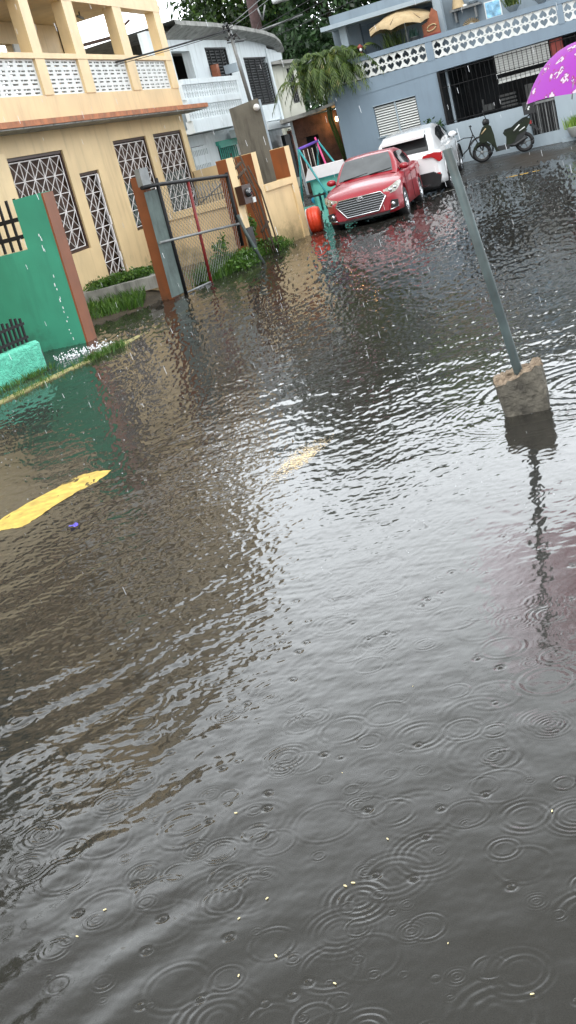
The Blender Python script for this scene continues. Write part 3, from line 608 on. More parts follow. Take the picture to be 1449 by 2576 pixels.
# ------------------------------------------------------------------ white house
WH = F((.0936, 34.0), 22)
wh = thing('white_house', 'white two-storey house with dark louvred windows, curved eave and fretwork balcony', 'house', WH(4, 0))
holes = [(.07, 1.45, 4.28, 5.18), (2.7, 4.57, 4.02, 5.27), (5.95, 8.42, 3.42, 4.95)]
b = MB(); b.wall(WH, -1.3, 8.6, 2.95, 5.7, holes+[(-.95, -.45, 4.7, 5.25)], -.25, 0); b.wall(WH, -1.3, 8.6, -.1, 2.93, [(-.12, 1.05, .9, 2.62), (2.1, 3.6, .4, 2.5)], -.25, -.15); b.build('wall', 'whitehouse', wh)
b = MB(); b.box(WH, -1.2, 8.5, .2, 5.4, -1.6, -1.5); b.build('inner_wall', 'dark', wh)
# sheared trim pieces keep to the measured slope of the louvres
for (u0, u1, z0, z1) in holes[1:]:
    f = MB(); nl = int((z1-z0)/.085)
    for k in range(nl):
        z = z0+.02+k*(z1-z0-.04)/nl; f.prism(WH, [(u0+.03, z), (u1-.03, z), (u1-.03, z+.02), (u0+.03, z+.02)], -.16, -.06); f.poly([WH(u0+.03, z+.02, -.14), WH(u1-.03, z+.02, -.14), WH(u1-.03, z+.085, -.09), WH(u0+.03, z+.085, -.09)])
    o = f.build('window', 'louver', wh)
    f = MB(); 
    for q in range(1, 4): u = u0+(u1-u0)*q/4; f.box(WH, u-.02, u+.02, z0, z1, -.06, -.04)
    f.wall(WH, u0+.002, u1-.002, z0+.002, z1-.002, [(u0+.05, u1-.05, z0+.05, z1-.05)], -.06, -.02); sub(f, 'frame', 'black', o, wh)
f = MB(); f.box(WH, .1, 1.42, 4.3, 5.16, -1.2, -1.1); f.build('dark_opening', 'panel', wh)
b = MB()     # curved eave with soffit
ev = [(-.5, 5.84), (0, 5.82), (2.5, 5.80), (5.07, 5.72), (7, 5.62), (8.3, 5.52), (9.4, 5.38), (10.4, 5.2)]
G_ = []
for (u, z) in ev: k = max(0, (u-7)/3.4); G_.append([WH(u, z-.02, -3.0), WH(u, z+.02, .55-.5*k*k), WH(u, z-.10, .56-.5*k*k), WH(u-.0, z-.13, .5-.5*k*k), WH(min(u, 9.9), min(z-.16, 5.44), -.1)])
b.grid(G_, sm=False); b.poly([WH(10.4, 5.2, -3), WH(10.4, 5.2, .05), WH(9.9, 5.04, -.1), WH(9.9, 5.0, -3)]); b.build('roof', 'slabgrey', wh)
b = MB(); b.prism(WH, [(8.3, 4.75), (10.2, 4.85), (10.25, 5.1), (8.3, 5.25)], -.4, -.02); b.build('roof_beam', 'whitehouse', wh)
b = MB(); b.box(WH, 8.38, 8.6, 2.7, 5.2, -.3, .03); b.build('corner_pilaster', 'whitehouse', wh)
b = MB(); b.box(WH, -1.2, 3.3, 4.18, 4.32, .45, .60); b.box(WH, -1.2, 3.2, 3.64, 3.8, .42, .6); b.box(WH, -1.2, 3.2, 2.93, 3.25, .40, .6); b.box(WH, 3.08, 3.2, 3.25, 4.18, .46, .59); b.box(WH, -1.2, 3.25, 2.95, 3.05, .003, .4); b.build('balcony', 'whitehouse', wh)
b = MB(); hl = []
for i in range(9, 32):
    for (z, hh) in ((3.82, .36), (3.27, .36)):
        u = -2.95+i*.19; hl += [(u+.03, u+.085, z+.02, z+hh*.45), (u+.03, u+.085, z+hh*.52, z+hh*.95), (u+.12, u+.165, z+.10, z+hh*.34), (u+.12, u+.165, z+hh*.62, z+hh*.85)]
b.wall(WH, -1.25, 3.08, 3.252, 3.638, [h_ for h_ in hl if h_[3] < 3.64], .47, .57); b.wall(WH, -1.25, 3.08, 3.802, 4.178, [h_ for h_ in hl if h_[2] > 3.8], .47, .57); b.build('fretwork_rail', 'whitehouse', wh)
b = MB(); b.prism(WH, [(3.0, 2.62), (6.6, 2.58), (10.3, 2.55), (10.3, 2.72), (6.5, 2.80), (3.0, 2.85)], .003, .7); b.box(WH, 5.0, 6.7, 2.86, 3.2, .003, .5); b.build('canopy', 'whitehouse', wh)
b = MB(); b.box(WH, 3.1, 3.35, 4.42, 4.66, .3, .7); b.build('air_conditioner', 'greylite', wh); MB().box(WH, 2.75, 2.98, 4.3, 4.75, .02, .2).build('shutter', 'terracotta', wh)
b = MB(); hl = [(-.1+.13*i, -.04+.13*i, z, z+.16) for i in range(9) for z in (.95, 1.2, 1.45, 1.7, 1.95, 2.35)]
b.wall(WH, -.12, 1.05, .9, 2.6, hl, -.12, -.06); b.build('ground_floor_grille', 'whitehouse', wh)
b = MB()
for i in range(10): u = 2.12+i*.16; b.tube([WH(u, .4, -.1), WH(u, 2.5, -.1)], .02, 5); b.tube([WH(u, 1.4, -.1), WH(u+.16, 1.9, -.1)], .02, 5); b.tube([WH(u+.16, 1.4, -.1), WH(u, 1.9, -.1)], .02, 5)
b.box(WH, 2.1, 3.6, 2.42, 2.5, -.12, -.05); b.box(WH, 2.1, 3.6, 1.2, 1.28, -.12, -.05); b.box(WH, 2.0, 3.7, 2.50, 2.62, -.14, -.04)
b.build('teal_grille', mat('teal_iron', (.06, .38, .30), .5, .1, 4), wh)
b = MB(); g = random.Random(3)
def lattice(b, fr, u0, u1, z0, z1, o, s=.18, r=.012):
    n = int((u1-u0)/s)
    for i in range(n+1): b.tube([fr(u0+i*s, z0, o), fr(u0+i*s, z1, o)], r, 4)
    for i in range(n):
        z = z0+(i % 2)*.12
        while z < z1: b.tube([fr(u0+i*s, z, o), fr(u0+(i+1)*s, z, o)], r, 4); z += .26
lattice(b, WH, 7.3, 10.4, .4, 2.5, .5); lattice(b, WH, 8.75, 9.8, 2.8, 5.0, -.5, .14); b.build('iron_lattice', 'black', wh)
b = MB(); b.box(WH, 8.0, 8.4, 1.0, 2.45, .2, .32); b.build('hanging_towel', 'terracotta', wh)
b = MB(); b.box(WH, 7.3, 7.95, .9, 2.35, .18, .30); b.build('hanging_cloth', 'dark', wh)
# stained annex
AX = F((3.55, 46), 95)
t = thing('stained_annex', 'mildewed off-white annex wall with a narrow ironwork window, right of the white house', 'building', AX(.5, 0))
MB().wall(AX, -.3, .98, 0, 4.85, [(.62, .86, 3.38, 4.65)], -3, 0).build('wall', 'stainwhite', t); MB().box(AX, .6, .9, 3.3, 4.7, -.4, -.3).build('window', 'dark', t)
b = MB(); lattice(b, AX, .63, .85, 3.4, 4.62, -.02, .07, .01); b.build('iron_lattice', 'greymetal', t)
MB().prism(AX, [(-.4, 5.0), (1.1, 4.75), (1.1, 4.87), (-.4, 5.12)], -3, .25).build('roof', 'slabgrey', t)
# tin roof behind the balcony
TR = F((-4.6, 38), 91)
t = thing('tin_roofed_house', 'beige house with corrugated tin roof seen through the peach balcony', 'house', TR(2, 0))
MB().box(TR, .2, 3.4, 0, 6.2, -3, 0).build('wall', mat('drab_plaster', (.33, .27, .20), .7, .2, 2, streak=.6, dirt=(.15, .12, .09)), t)
b = MB(); G_ = []
for i in range(90): u = 3.6*i/89; G_.append([TR(u, 6.44+.03*(i % 2), .3), TR(u+.1, 7.02+.03*(i % 2)-.05*u, -3)])
b.grid(G_, sm=False); b.build('roof', 'tin', t)
MB().box(TR, .1, 3.5, 6.28, 6.36, .0, .22).build('fascia', 'frame', t)
TB = F((-1.35, 36.5), 88)
t = thing('rusty_lean_to', 'grey lean-to with a rusty tin roof edge between the peach balcony and the white house', 'shed', TB(.5, 0))
MB().box(TB, .15, 1.1, 0, 6.0, -1.5, 0).build('wall', 'blockface', t)
b = MB(); G_ = []
for i in range(24): u = 1.3*i/23; G_.append([TB(u, 6.12+.02*(i % 2)+.08*math.sin(u*2), .3), TB(u, 6.42+.02*(i % 2), -1.5)])
b.grid(G_, sm=False); b.build('roof', mat('rusty_tin', (.28, .17, .13), .6, .4, 5, streak=.7, dirt=(.09, .05, .04)), t)
MB().tube([TB(-.1, 6.15, .1), TB(.55, 6.5, .1)], .04, 6).build('beam', 'frame', t)

# ------------------------------------------------------------------ dark shed with lit lamp
SH = F((3.0, 38.0), 97)
t = thing('brick_passage', 'dark brick passage with a thin slab roof, lit orange by a wall lamp', 'building', SH(.8, 0))
MB().wall(SH, .25, 1.75, .1, 2.68, [(.55, .95, .1, 2.1)], -.2, 0).build('wall', mat('old_brick', (.06, .028, .02), .8, .5, 6, streak=.8, dirt=(.02, .018, .018), bump=.01), t)
MB().box(SH, .5, 1.0, .1, 2.2, -.8, -.7).build('doorway', 'dark', t); MB().box(SH, .17, .25, .1, 2.68, -.1, .1).build('door_post', 'greylite', t)
MB().prism(SH, [(-.1, 2.66), (1.1, 2.72), (1.8, 2.78), (1.8, 2.86), (1.1, 2.83), (-.1, 2.78)], -2, .5).build('roof', 'slabgrey', t)
b = MB()
for k in range(5): b.tube([SH(.25+.14*k, .2, .3), SH(.25+.14*k, 1.75, .3)], .014, 5)
b.build('fence_bars', 'white', t)
t = thing('wall_lamp', 'lit bulb lamp glowing warm on the brick passage wall beside the grey house', 'lamp', SH(1.55, 2.4, .2))
MB().tube([SH(1.64, 2.5, .02), SH(1.62, 2.5, .16)], .02).build('bracket', 'blackplastic', t)
b = MB(); b.lathe(SH(1.62, 2.42, .18), (0, 0, -1), [(0, -.05), (.03, -.04), (.05, .02), (.045, .08), (0, .11)], 12); b.build('bulb', emis('bulb_glow', (1, .72, .38), 6), t)
ld = bpy.data.lights.new('lamp_light', 'POINT'); ld.energy = 9; ld.color = (1, .55, .2); ld.shadow_soft_size = .06; lo = bpy.data.objects.new('lamp_light', ld); col.objects.link(lo); lo.parent = t; lo.location = Vector(SH(1.42, 2.35, .32))-t.location

# ------------------------------------------------------------------ grey house (right)
GH = F((9.0, 34.0), 118)
gh = thing('grey_house', 'blue-grey house with heart-shaped balcony fretwork, low porch wall and white louvred window', 'house', GH(-2, 0))
MB().wall(GH, -5.13, -1.86, 0, 2.97, [(-3.97, -2.64, 1.56, 2.44)], -.2, -.012).build('wall', 'grey', gh)
MB().box(GH, -5.13, -5.0, 0, 2.78, -6, -.21).build('end_wall', 'grey', gh)
hw = MB()
for k in range(12):
    z = 1.58+k*.071; hw.poly([GH(-3.95, z, -.02), GH(-3.31, z, -.02), GH(-3.31, z+.042, -.07), GH(-3.95, z+.042, -.07)]); hw.poly([GH(-3.27, z, -.02), GH(-2.66, z, -.02), GH(-2.66, z+.042, -.07), GH(-3.27, z+.042, -.07)])
    hw.box(GH, -3.95, -3.31, z-.006, z, -.03, -.015); hw.box(GH, -3.27, -2.66, z-.006, z, -.03, -.015)
wo = hw.build('window', 'white', gh); sub(MB().box(GH, -3.31, -3.27, 1.56, 2.44, -.04, .0).box(GH, -3.97, -2.64, 2.44, 2.46, -.02, .03).box(GH, -4.0, -2.6, 1.53, 1.558, -.05, .03), 'frame', 'greylite', wo, gh); sub(MB().box(GH, -3.97, -2.64, 1.56, 2.44, -.18, -.15), 'shade', 'dark', wo, gh)
# low porch wall, vented window
MB().wall(GH, -1.92, 3.4, 0, 1.42, [(.49, 1.28, .56, 1.421)], -.15, .06).build('porch_wall', 'greylite', gh)
MB().box(GH, 1.28, 3.4, 1.42, 1.5, -.15, .06).build('porch_wall_cap', 'greylite', gh)
b = MB(); b.box(GH, .50, 1.27, 1.38, 1.44, -.02, .02)
for k in range(3): b.box(GH, .74+.22*k, .77+.22*k, .56, 1.38, -.05, -.02)
for k in range(9): b.tube([GH(.54+.085*k, .56, -.06), GH(.54+.085*k, 1.38, -.06)], .008, 4)
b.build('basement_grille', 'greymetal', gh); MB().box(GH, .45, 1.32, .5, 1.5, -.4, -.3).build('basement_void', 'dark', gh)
# porch interior
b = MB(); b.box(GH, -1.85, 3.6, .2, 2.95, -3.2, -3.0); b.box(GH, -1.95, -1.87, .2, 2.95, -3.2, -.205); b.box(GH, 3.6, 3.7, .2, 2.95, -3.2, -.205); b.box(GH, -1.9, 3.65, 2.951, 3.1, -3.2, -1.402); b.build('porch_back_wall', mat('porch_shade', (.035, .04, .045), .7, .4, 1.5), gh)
MB().box(GH, -1.87, -1.80, 1.40, 2.9, -.05, .05).build('porch_post', 'black', gh); MB().box(GH, -1.76, -1.69, 1.43, 2.9, -.5, -.42).build('door_jamb', 'greylite', gh)
b = MB()
for k in range(37): u = -1.7+k*.135; b.tube([GH(u, 1.43, .0), GH(u, 2.9, .0)], .008, 4)
for z in (2.86, 2.45, 1.5): b.tube([GH(-1.85, z, .0), GH(3.3, z, .0)], .010, 4)
b.build('porch_bars', 'black', gh)
for (z0, z1, o) in ((2.43, 2.93, -.08), (2.18, 2.30, -.08)):
    b = MB(); n = max(2, int((z1-z0)/.06))
    for k in range(n): z = z0+k*(z1-z0)/n; b.poly([GH(-.19, z, o), GH(1.33 if z0 > 2.4 else 1.12, z, o), GH(1.33 if z0 > 2.4 else 1.12, z+(z1-z0)/n*.9, o+.03), GH(-.19, z+(z1-z0)/n*.9, o+.03)])
    b.box(GH, -.2, 1.36, z0-.02, z0-.004, o-.03, o+.04); b.build('porch_shutter', 'white', gh)
MB().box(GH, 1.36, 1.70, 2.35, 2.93, -.25, -.12).build('porch_curtain', 'redwood', gh)
b = MB()
for (u, z, w_, h_) in ((-1.25, 1.5, .06, .35), (-1.2, 1.5, .3, .18), (-.7, 1.45, .5, .07), (-.7, 1.56, .5, .06), (-.7, 1.67, .5, .06), (-.7, 1.78, .5, .06), (.1, 1.45, .25, .5)): b.box(GH, u, u+w_, z, z+h_, -2.0, -1.9)
b.build('porch_furniture', 'greymetal', gh)
# balcony: band, rails, posts, hearts
b = MB(); b.prism(F((0, 0), 0), [(0, 0)], 0, 0) if False else None
b.prism(GH, [(-5.32, 2.80), (-2.0, 2.92), (4.2, 2.99), (4.2, 3.27), (-5.32, 3.25)], -1.4, .0); b.build('balcony_band', 'grey', gh)
b = MB(); b.box(GH, -5.2, 4.2, 3.76, 3.90, -.16, .02); b.build('balcony_rail', 'grey', gh)
for (a, c_) in ((-5.30, -5.04), (-2.06, -1.85), (1.71, 1.88), (4.05, 4.2)): MB().box(GH, a, c_, 3.25, 3.758, -.15, .01).build('balcony_post', 'grey', gh)
heart = []
for k in range(20):
    a = 2*math.pi*k/20; x = 16*math.sin(a)**3; y = 13*math.cos(a)-5*math.cos(2*a)-2*math.cos(3*a)-math.cos(4*a); heart.append((.5-x/16*.42, .50+(y+2.5)/15*.44))
heartup = [(x, 1-y) for x, y in heart][::-1]
def hearts(u0, u1, n):
    b = MB(); cu = (u1-u0)/n
    for i in range(n):
        b.holed(GH, u0+i*cu, 3.27, cu, .243, heart, -.09, -.03); b.holed(GH, u0+i*cu, 3.513, cu, .243, heartup, -.09, -.03)
    b.build('heart_fretwork', 'white', gh)
hearts(-5.04, -2.06, 12); hearts(-1.85, 1.71, 14); hearts(1.88, 4.05, 9)
# upper terrace
UW = F(GH(0, 0, -1.3)[:2], 118)
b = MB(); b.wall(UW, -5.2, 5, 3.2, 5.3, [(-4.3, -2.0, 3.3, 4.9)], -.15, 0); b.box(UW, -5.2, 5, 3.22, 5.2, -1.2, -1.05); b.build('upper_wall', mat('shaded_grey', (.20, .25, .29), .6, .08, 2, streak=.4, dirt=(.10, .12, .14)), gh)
b = MB(); b.prism(GH, [(-5.15, 4.86), (-1.8, 4.84), (-1.8, 4.96), (-5.15, 4.98)], -4, -.25); b.box(GH, -4.72, -4.5, 3.9, 4.86, -.8, -.6); b.box(GH, -1.78, -1.55, 3.9, 5.2, -.8, -.6); b.build('terrace_roof', 'greylite', gh)
b = MB(); b.box(UW, -2.9, -2.83, 3.25, 4.4, .01, .05); b.box(UW, -2.83, -2.2, 3.25, 4.4, .01, .03); b.build('terrace_door', 'greylite', gh)
b = MB()
b.prism(GH, [(-5.6, 2.74), (-5.1, 2.80), (-5.1, 2.88), (-5.6, 2.82)], -1.4, .1); b.build('side_slab', 'slabgrey', gh)

# things on the terrace
t = thing('patio_umbrella', 'faded beige fringed patio umbrella open on the grey house terrace', 'umbrella', GH(-2.75, 3.85, -.7))
c_ = Vector(GH(-2.75, 0, -.75)); Ru = 1.12; b = MB()
top = Vector((c_.x, c_.y, 4.93)); tilt = Vector((.05, 0, 0))
rim = [];
for k in range(8):
    a = 2*math.pi*(k+.3)/8; rim.append(Vector((c_.x+Ru*math.cos(a), c_.y+Ru*.95*math.sin(a), 4.45-.03*math.cos(a))))
G_ = []
for k in range(8):
    a_, b_ = rim[k], rim[(k+1) % 8]
    for q in range(4):
        s0, s1 = q/4, (q+1)/4
        row = []
        for s in (s0, s1):
            e = a_.lerp(b_, s); sag = .10*math.sin(math.pi*s)
            row.append([top, top.lerp(e, .5)+Vector((0, 0, .05)), e+Vector((0, 0, sag-.02)), e+Vector((0, 0, sag-.14))])
        b.grid(row)
b.build('canopy', 'beige', t); MB().tube([(c_.x, c_.y, 3.3), (c_.x, c_.y, 4.95)], .022, 8).build('pole', 'white', t)
b = MB()
for p in rim: b.tube([top, top.lerp(p, .5)+Vector((0, 0, .03)), p], .009, 4); b.tube([Vector((c_.x, c_.y, 4.6)), top.lerp(p, .5)], .007, 4)
b.build('rib', 'frame', t)
def pot_plant(loc, label, hw_=.16, hh=.22, spiky=True, n=60, h=.6, m='palm', potm='blackplastic', group='potted plants', cat='plant', broad=.03):
    t = thing('potted_plant', label, cat, loc, group)
    MB().lathe(loc, (0, 0, 1), [(0, 0), (hw_*.75, 0), (hw_, hh), (hw_*1.08, hh), (hw_*.9, hh-.02), (0, hh-.03)], 14).build('pot', potm, t)
    b = MB()
    blades(b, [(loc[0]+random.gauss(0, hw_*.45), loc[1]+random.gauss(0, hw_*.45), loc[2]+hh-.02) for _ in range(n)], h, broad, .5)
    b.build('leaves', m, t)
pot_plant(GH(-3.1, 3.6, -.45), 'bushy reed-like plant in a dark tub under the patio umbrella', .3, .33, n=170, h=.55, m='palm', broad=.02)
pot_plant(GH(-2.45, 3.7, -.45), 'blue-green succulent in a grey pot right of the patio umbrella pole', .13, .32, n=16, h=.32, m=leafmat('succulent', (.05, .12, .10), (.10, .22, .17)), potm='greymetal', broad=.07)
t = thing('carved_chest', 'red-brown wooden panel with carved ring standing on the terrace', 'panel', GH(-1.9, 3.85, -.5))
MB().prism(GH, [(-2.12, 3.85), (-1.62, 3.87), (-1.62, 4.5), (-1.75, 4.62), (-1.95, 4.3), (-2.12, 4.25)], -.35, -.30).build('board', 'terracotta', t); MB().box(GH, -2.14, -1.6, 3.9, 3.96, -.298, -.27).build('rail', 'redwood', t)
b = MB(); b.tube([GH(-1.85+.14*math.cos(a), 4.12+.075*math.sin(a)+.03*math.cos(a), -.285) for a in np.linspace(0, 6.283, 21)], .02, 6); b.build('ring', 'beige', t)
t = thing('wall_shelf', 'small grey wall shelf with lamp and bowl on the grey house upper wall', 'shelf', UW(-.7, 4.5, .1))
b = MB(); b.box(UW, -1.45, -.55, 4.40, 4.46, .003, .28); b.box(UW, -1.35, -1.3, 4.1, 4.40, .003, .2); b.box(UW, -.75, -.7, 4.1, 4.4, .003, .2); b.build('board', 'greymetal', t)
b = MB(); b.lathe(UW(-1.2, 4.463, .14), (0, 0, 1), [(.2, 0), (.13, .26), (.1, .36), (0, .36)], 12); single(b, 'lamp_shade', 'beige', 'pleated beige lamp shade on the small grey wall shelf', 'lamp')
b = MB(); b.lathe(UW(-.78, 4.463, .14), (0, 0, 1), [(.05, 0), (.16, .08), (.17, .1), (.14, .09), (0, .03)], 12); single(b, 'bowl', 'greylite', 'shallow pale bowl on the right of the small grey wall shelf', 'bowl')
b = MB(); b.lathe(UW(-1.0, 4.463, .2), (0, 0, 1), [(.06, 0), (.07, .05), (0, .05)], 10); single(b, 'cup', 'white', 'small white cup between lamp shade and bowl on the wall shelf', 'cup')
t = thing('sunburst_mirror', 'sunburst ornament of white rays hung under the wall shelf', 'ornament', UW(-.95, 3.95, .03))
b = MB()
for k in range(14): a = math.pi*k/13; b.tube([UW(-.95+.12*math.cos(a), 3.88+.12*math.sin(a), .03), UW(-.95+.28*math.cos(a), 3.88+.25*math.sin(a), .03)], .015, 4)
b.build('rays', 'beige', t); MB().lathe(UW(-.95, 3.88, .004), UW.n, [(.12, 0), (.12, .03), (0, .03)], 14).build('disc', 'white', t)
t = thing('framed_picture', 'blue and white framed picture on the upper wall right of the wall shelf', 'picture', UW(-.2, 4, .02))
MB().box(UW, -.5, -.02, 3.95, 4.42, .004, .03).build('frame', 'white', t)
b = MB(); b.box(UW, -.47, -.05, 3.98, 4.39, .031, .034); b.build('print', mat('blue_print', (.25, .5, .7), .5, .6, 6), t)
for k, (u, lab) in enumerate(((.55, 'trailing fern in a pale bowl on the grey balcony rail, left one'), (1.35, 'trailing fern in a pale bowl on the balcony rail above the porch shutters, right one'))):
    loc = GH(u, 3.905, -.08); t = thing('rail_fern', lab, 'plant', loc, 'ferns on the balcony rail')
    MB().lathe(loc, (0, 0, 1), [(0, 0), (.10, 0), (.2, .14), (.22, .15), (.18, .14), (0, .12)], 14).build('pot', 'greylite', t)
    b = MB(); blades(b, [(loc[0]+random.gauss(0, .09), loc[1]+random.gauss(0, .07), loc[2]+.13) for _ in range(140)], .55, .03, .9); b.build('leaves', 'palm', t)
# hanging bird bath ornament
t = thing('garden_figurine', 'small red and white figurine on the balcony rail beside the palm', 'figurine', GH(-4.0, 3.9, -.1))
b = MB(); b.lathe(GH(-4.0, 3.9, -.1), (0, 0, 1), [(.06, 0), (.05, .06), (.02, .12), (.05, .2), (.09, .26), (0, .34)], 12); b.build('body', 'redwood', t); MB().lathe(GH(-3.97, 4.02, -.02), (0, 0, 1), [(0, 0), (.04, .02), (.03, .08), (0, .1)], 8).build('bird', 'white', t)
# areca palm leaning from the left end of the balcony
t = thing('areca_palm', 'feathery yellow-green areca palm spilling over the left end of the heart balcony', 'palm', (4.6, 37.0, .4))
b = MB(); g = random.Random(9)
for k in range(7): x = 4.6+g.uniform(-.35, .35); b.tube([(4.6+g.uniform(-.1, .1), 37.0, .4), (x, 36.8, 2.4), (x+.1, 36.6, 3.8)], .035, 6)
b.build('trunk', 'palm', t); b = MB()
for k in range(190):
    a = g.uniform(0, 6.28); l = g.uniform(.6, 1.15); s0 = Vector((4.65+g.gauss(0, .42), 36.4+g.gauss(0, .3), g.uniform(3.55, 4.25)))
    dr_ = Vector((math.cos(a), math.sin(a)*.8, 0)); pts = [s0+dr_*l*q+Vector((0, 0, .85*q-1.45*q*q)) for q in np.linspace(0, 1, 9)]
    for q in range(1, 9):
        p = pts[q]; tdir = (pts[q]-pts[q-1]).normalized(); side = tdir.cross(Vector((0, 0, 1))).normalized()
        for sg in (-1, 1):
            for h_ in (0, .5):
                p_ = pts[q-1].lerp(p, h_+.25); L_ = .26*(1-.5*abs(q-4)/4)*g.uniform(.8, 1.2); tip = p_+side*sg*L_*.75+tdir*L_*.5+Vector((0, 0, -.12)); wv_ = tdir*.03
                b.raw([p_-wv_, p_+wv_, tip], [(0, 1, 2)])
b.build('fronds', 'palm', t)
# plants at porch
t = thing('porch_shrub', 'dark leafy shrub at the left end of the low porch wall, behind the white car', 'shrub', GH(-2.15, .3, .35))
b = MB(); leaves(b, GH(-2.15, 1.25, .35), (.25, .2, .4), 900, .12, 1.9, 16, .3, .4, 21); b.build('leaves', 'darkleaf', t); MB().tube([GH(-2.15, .3, .35), GH(-2.15, 1.3, .35)], .02).build('stem', 'bark', t)
t = thing('planter_bowl', 'white round planter with bright green grass at the right end of the porch wall', 'planter', GH(1.85, .3, .3))
MB().lathe(GH(1.85, .3, .3), (0, 0, 1), [(0, 0), (.24, 0), (.34, .26), (.36, .28), (.30, .27), (0, .24)], 18).build('pot', 'white', t)
b = MB(); q = GH(1.85, .3, .3); blades(b, [(q[0]+random.gauss(0, .15), q[1]+random.gauss(0, .13), .54) for _ in range(420)], .32, .022, .5); b.build('leaves', 'brightleaf', t)
single(MB().prism(GH, [(1.32, .2), (4, .2), (4, .36), (1.32, .31)], .061, .22), 'porch_step', 'greylite', 'low pale concrete step along the foot of the grey porch wall', 'step')

# ------------------------------------------------------------------ wires and poles
t = thing('utility_pole', 'dark wooden utility pole rising behind the white house roof', 'pole', (4.1, 55, .5))
MB().tube([(3.95, 55, .5), (4.3, 55, 12)], .27, 10, r2=.22).build('shaft', 'woodpole', t)
MB().tube([(4.45, 54.7, 7.3), (4.7, 54.7, 7.9)], .04).tube([(4.45, 54.7, 7.3), (4.35, 54.7, 7.85)], .04).tube([(3.9, 54.7, 6.9), (6.2, 54.5, 7.1)], .05).build('bracket', 'greymetal', t)
t = thing('street_light', 'red and white street light head hanging among the wires at the top', 'street light', (5.35, 54, 7.8))
MB().lathe((5.4, 54, 7.75), (0, 0, 1), [(.12, 0), (.42, .03), (.44, .2), (.34, .32), (.1, .34)], 16).build('shade', 'white', t); MB().lathe((5.4, 54, 8.09), (0, 0, 1), [(.18, 0), (.18, .5), (0, .5)], 12).build('housing', 'pinkp', t)
def wire(pts, r, label):
    b = MB(); P = [Vector(p) for p in pts]; Q = []
    for a, c_ in zip(P, P[1:]):
        for q in range(12): s = q/12; v = a.lerp(c_, s); v.z -= (a-c_).length*.012*4*s*(1-s); Q.append(v)
    Q.append(P[-1]); b.tube(Q, r, 5); return single(b, 'overhead_wire', 'blackplastic', label, 'wire', 'overhead wires')
wire([(-6.5, 21.5, 4.55), (-2.9, 26.5, 4.62), (1.5, 28.9, 4.85)], .02, 'black cable crossing in front of the peach breeze-block balcony')
wire([(-6.4, 21.6, 4.50), (-2.85, 26.4, 4.55), (1.48, 28.85, 4.80)], .007, 'thin cable hanging just under the black cable across the peach balcony')
wire([(1.5, 28.9, 4.9), (6.5, 40, 8.4), (14, 52, 14)], .014, 'cable rising from the service mast toward the top right')
wire([(1.5, 28.9, 4.85), (5.4, 38, 7.3), (12, 50, 11.5)], .010, 'lower of the paired cables rising from the service mast')
wire([(1.4, 28.8, 4.7), (4.2, 54, 7.2)], .012, 'cable from the service mast back to the wooden pole')
wire([(4.2, 54.6, 7.0), (9.4, 50, 8.2), (20, 44, 10.5)], .018, 'upper cable from the wooden pole across the trees to the right')
wire([(4.2, 54.6, 6.8), (9.4, 50, 7.75), (20, 44, 9.4)], .018, 'middle cable from the wooden pole across the trees to the right')
wire([(4.2, 54.6, 6.5), (9.2, 50, 7.0), (20, 44, 8.2)], .016, 'lowest cable from the wooden pole toward the grey house roof')
wire([(4.6, 54.6, 8.1), (12, 50, 8.6), (22, 46, 10)], .02, 'nearly level cable beside the street light head')

# ------------------------------------------------------------------ swing set, toy house, drum
t = thing('swing_set', 'child swing set with purple top bar and teal legs beside the peach wall', 'swing', (3.0, 32, -.04))
tl, trr = Vector((2.73, 32, 1.85)), Vector((3.40, 33.2, 1.93))
MB().tube([tl, trr], .035, 8).build('top_bar', 'purple', t)
for (a, e) in ((tl, (3.35, 31.3, .0)), (tl, (2.5, 32.8, 0)), (trr, (4.1, 32.4, .3)), (trr, (3.1, 34, .2))): MB().tube([a, e], .028, 8).build('leg', 'teal', t)
MB().tube([trr+Vector((-.05, 0, .1)), (3.48, 32.7, .95)], .026, 8).build('brace', 'pinkp', t)
for k, s in enumerate((.25, .55, .85)):
    p = tl.lerp(trr, s); MB().tube([p, p-Vector((-.02, 0, 1.15))], .012, 5).build('chain', 'frame', t)
for k, s in enumerate((.25, .6)): 
    p = tl.lerp(trr, s)-Vector((0, 0, 1.4)); MB().lathe(p, (0, 1, 0), [(0, -.06), (.10, -.05), (.12, 0), (.10, .05), (0, .06)], 12).build('seat', 'blueball', t)
t = thing('toy_house', 'aqua plastic play house with white roof behind the swing set', 'play house', (3.2, 32.4, .0))
TH = F((2.85, 32.2), 98)
b = MB(); b.wall(TH, .0, .95, .0, 1.0, [(.12, .40, .45, .85), (.55, .8, .1, .85)], -.7, -.64); b.box(TH, 0, .06, 0, 1, -.64, 0); b.wall(TH, 0, .95, 0, 1.0, [(.14+.13*k, .2+.13*k, .1, .62) for k in range(6)], -.06, 0); b.build('walls', 'aqua', t)
b = MB(); b.prism(TH, [(-.12, 1.0), (1.06, 1.0), (.98, 1.3), (.02, 1.3)], -.75, .1); b.build('roof', 'toywhite', t); MB().box(TH, -.1, 1.04, .96, .995, .0, .08).build('trim', 'teal', t)
b = MB(); b.box(TH, -.15, 1.0, .55, .6, .12, .16); b.build('rail', 'blackplastic', t)
struct(MB().grid([[(2.3, 26.9, -.02), (4.2, 26.9, -.02)], [(2.6, 29.5, .004), (4.6, 30.5, .01)], [(2.4, 34, .26), (4.9, 34, .26)]], sm=False), 'play_floor', mat('aqua_floor', (.12, .36, .30), .3, .2, 3))
t = thing('plastic_drum', 'orange-red plastic drum lying on its side in the water beside the peach wall', 'drum', (2.36, 27.6, 0))
ax = Vector((1, -.25, .04)).normalized(); c0 = Vector((2.22, 27.62, .27))
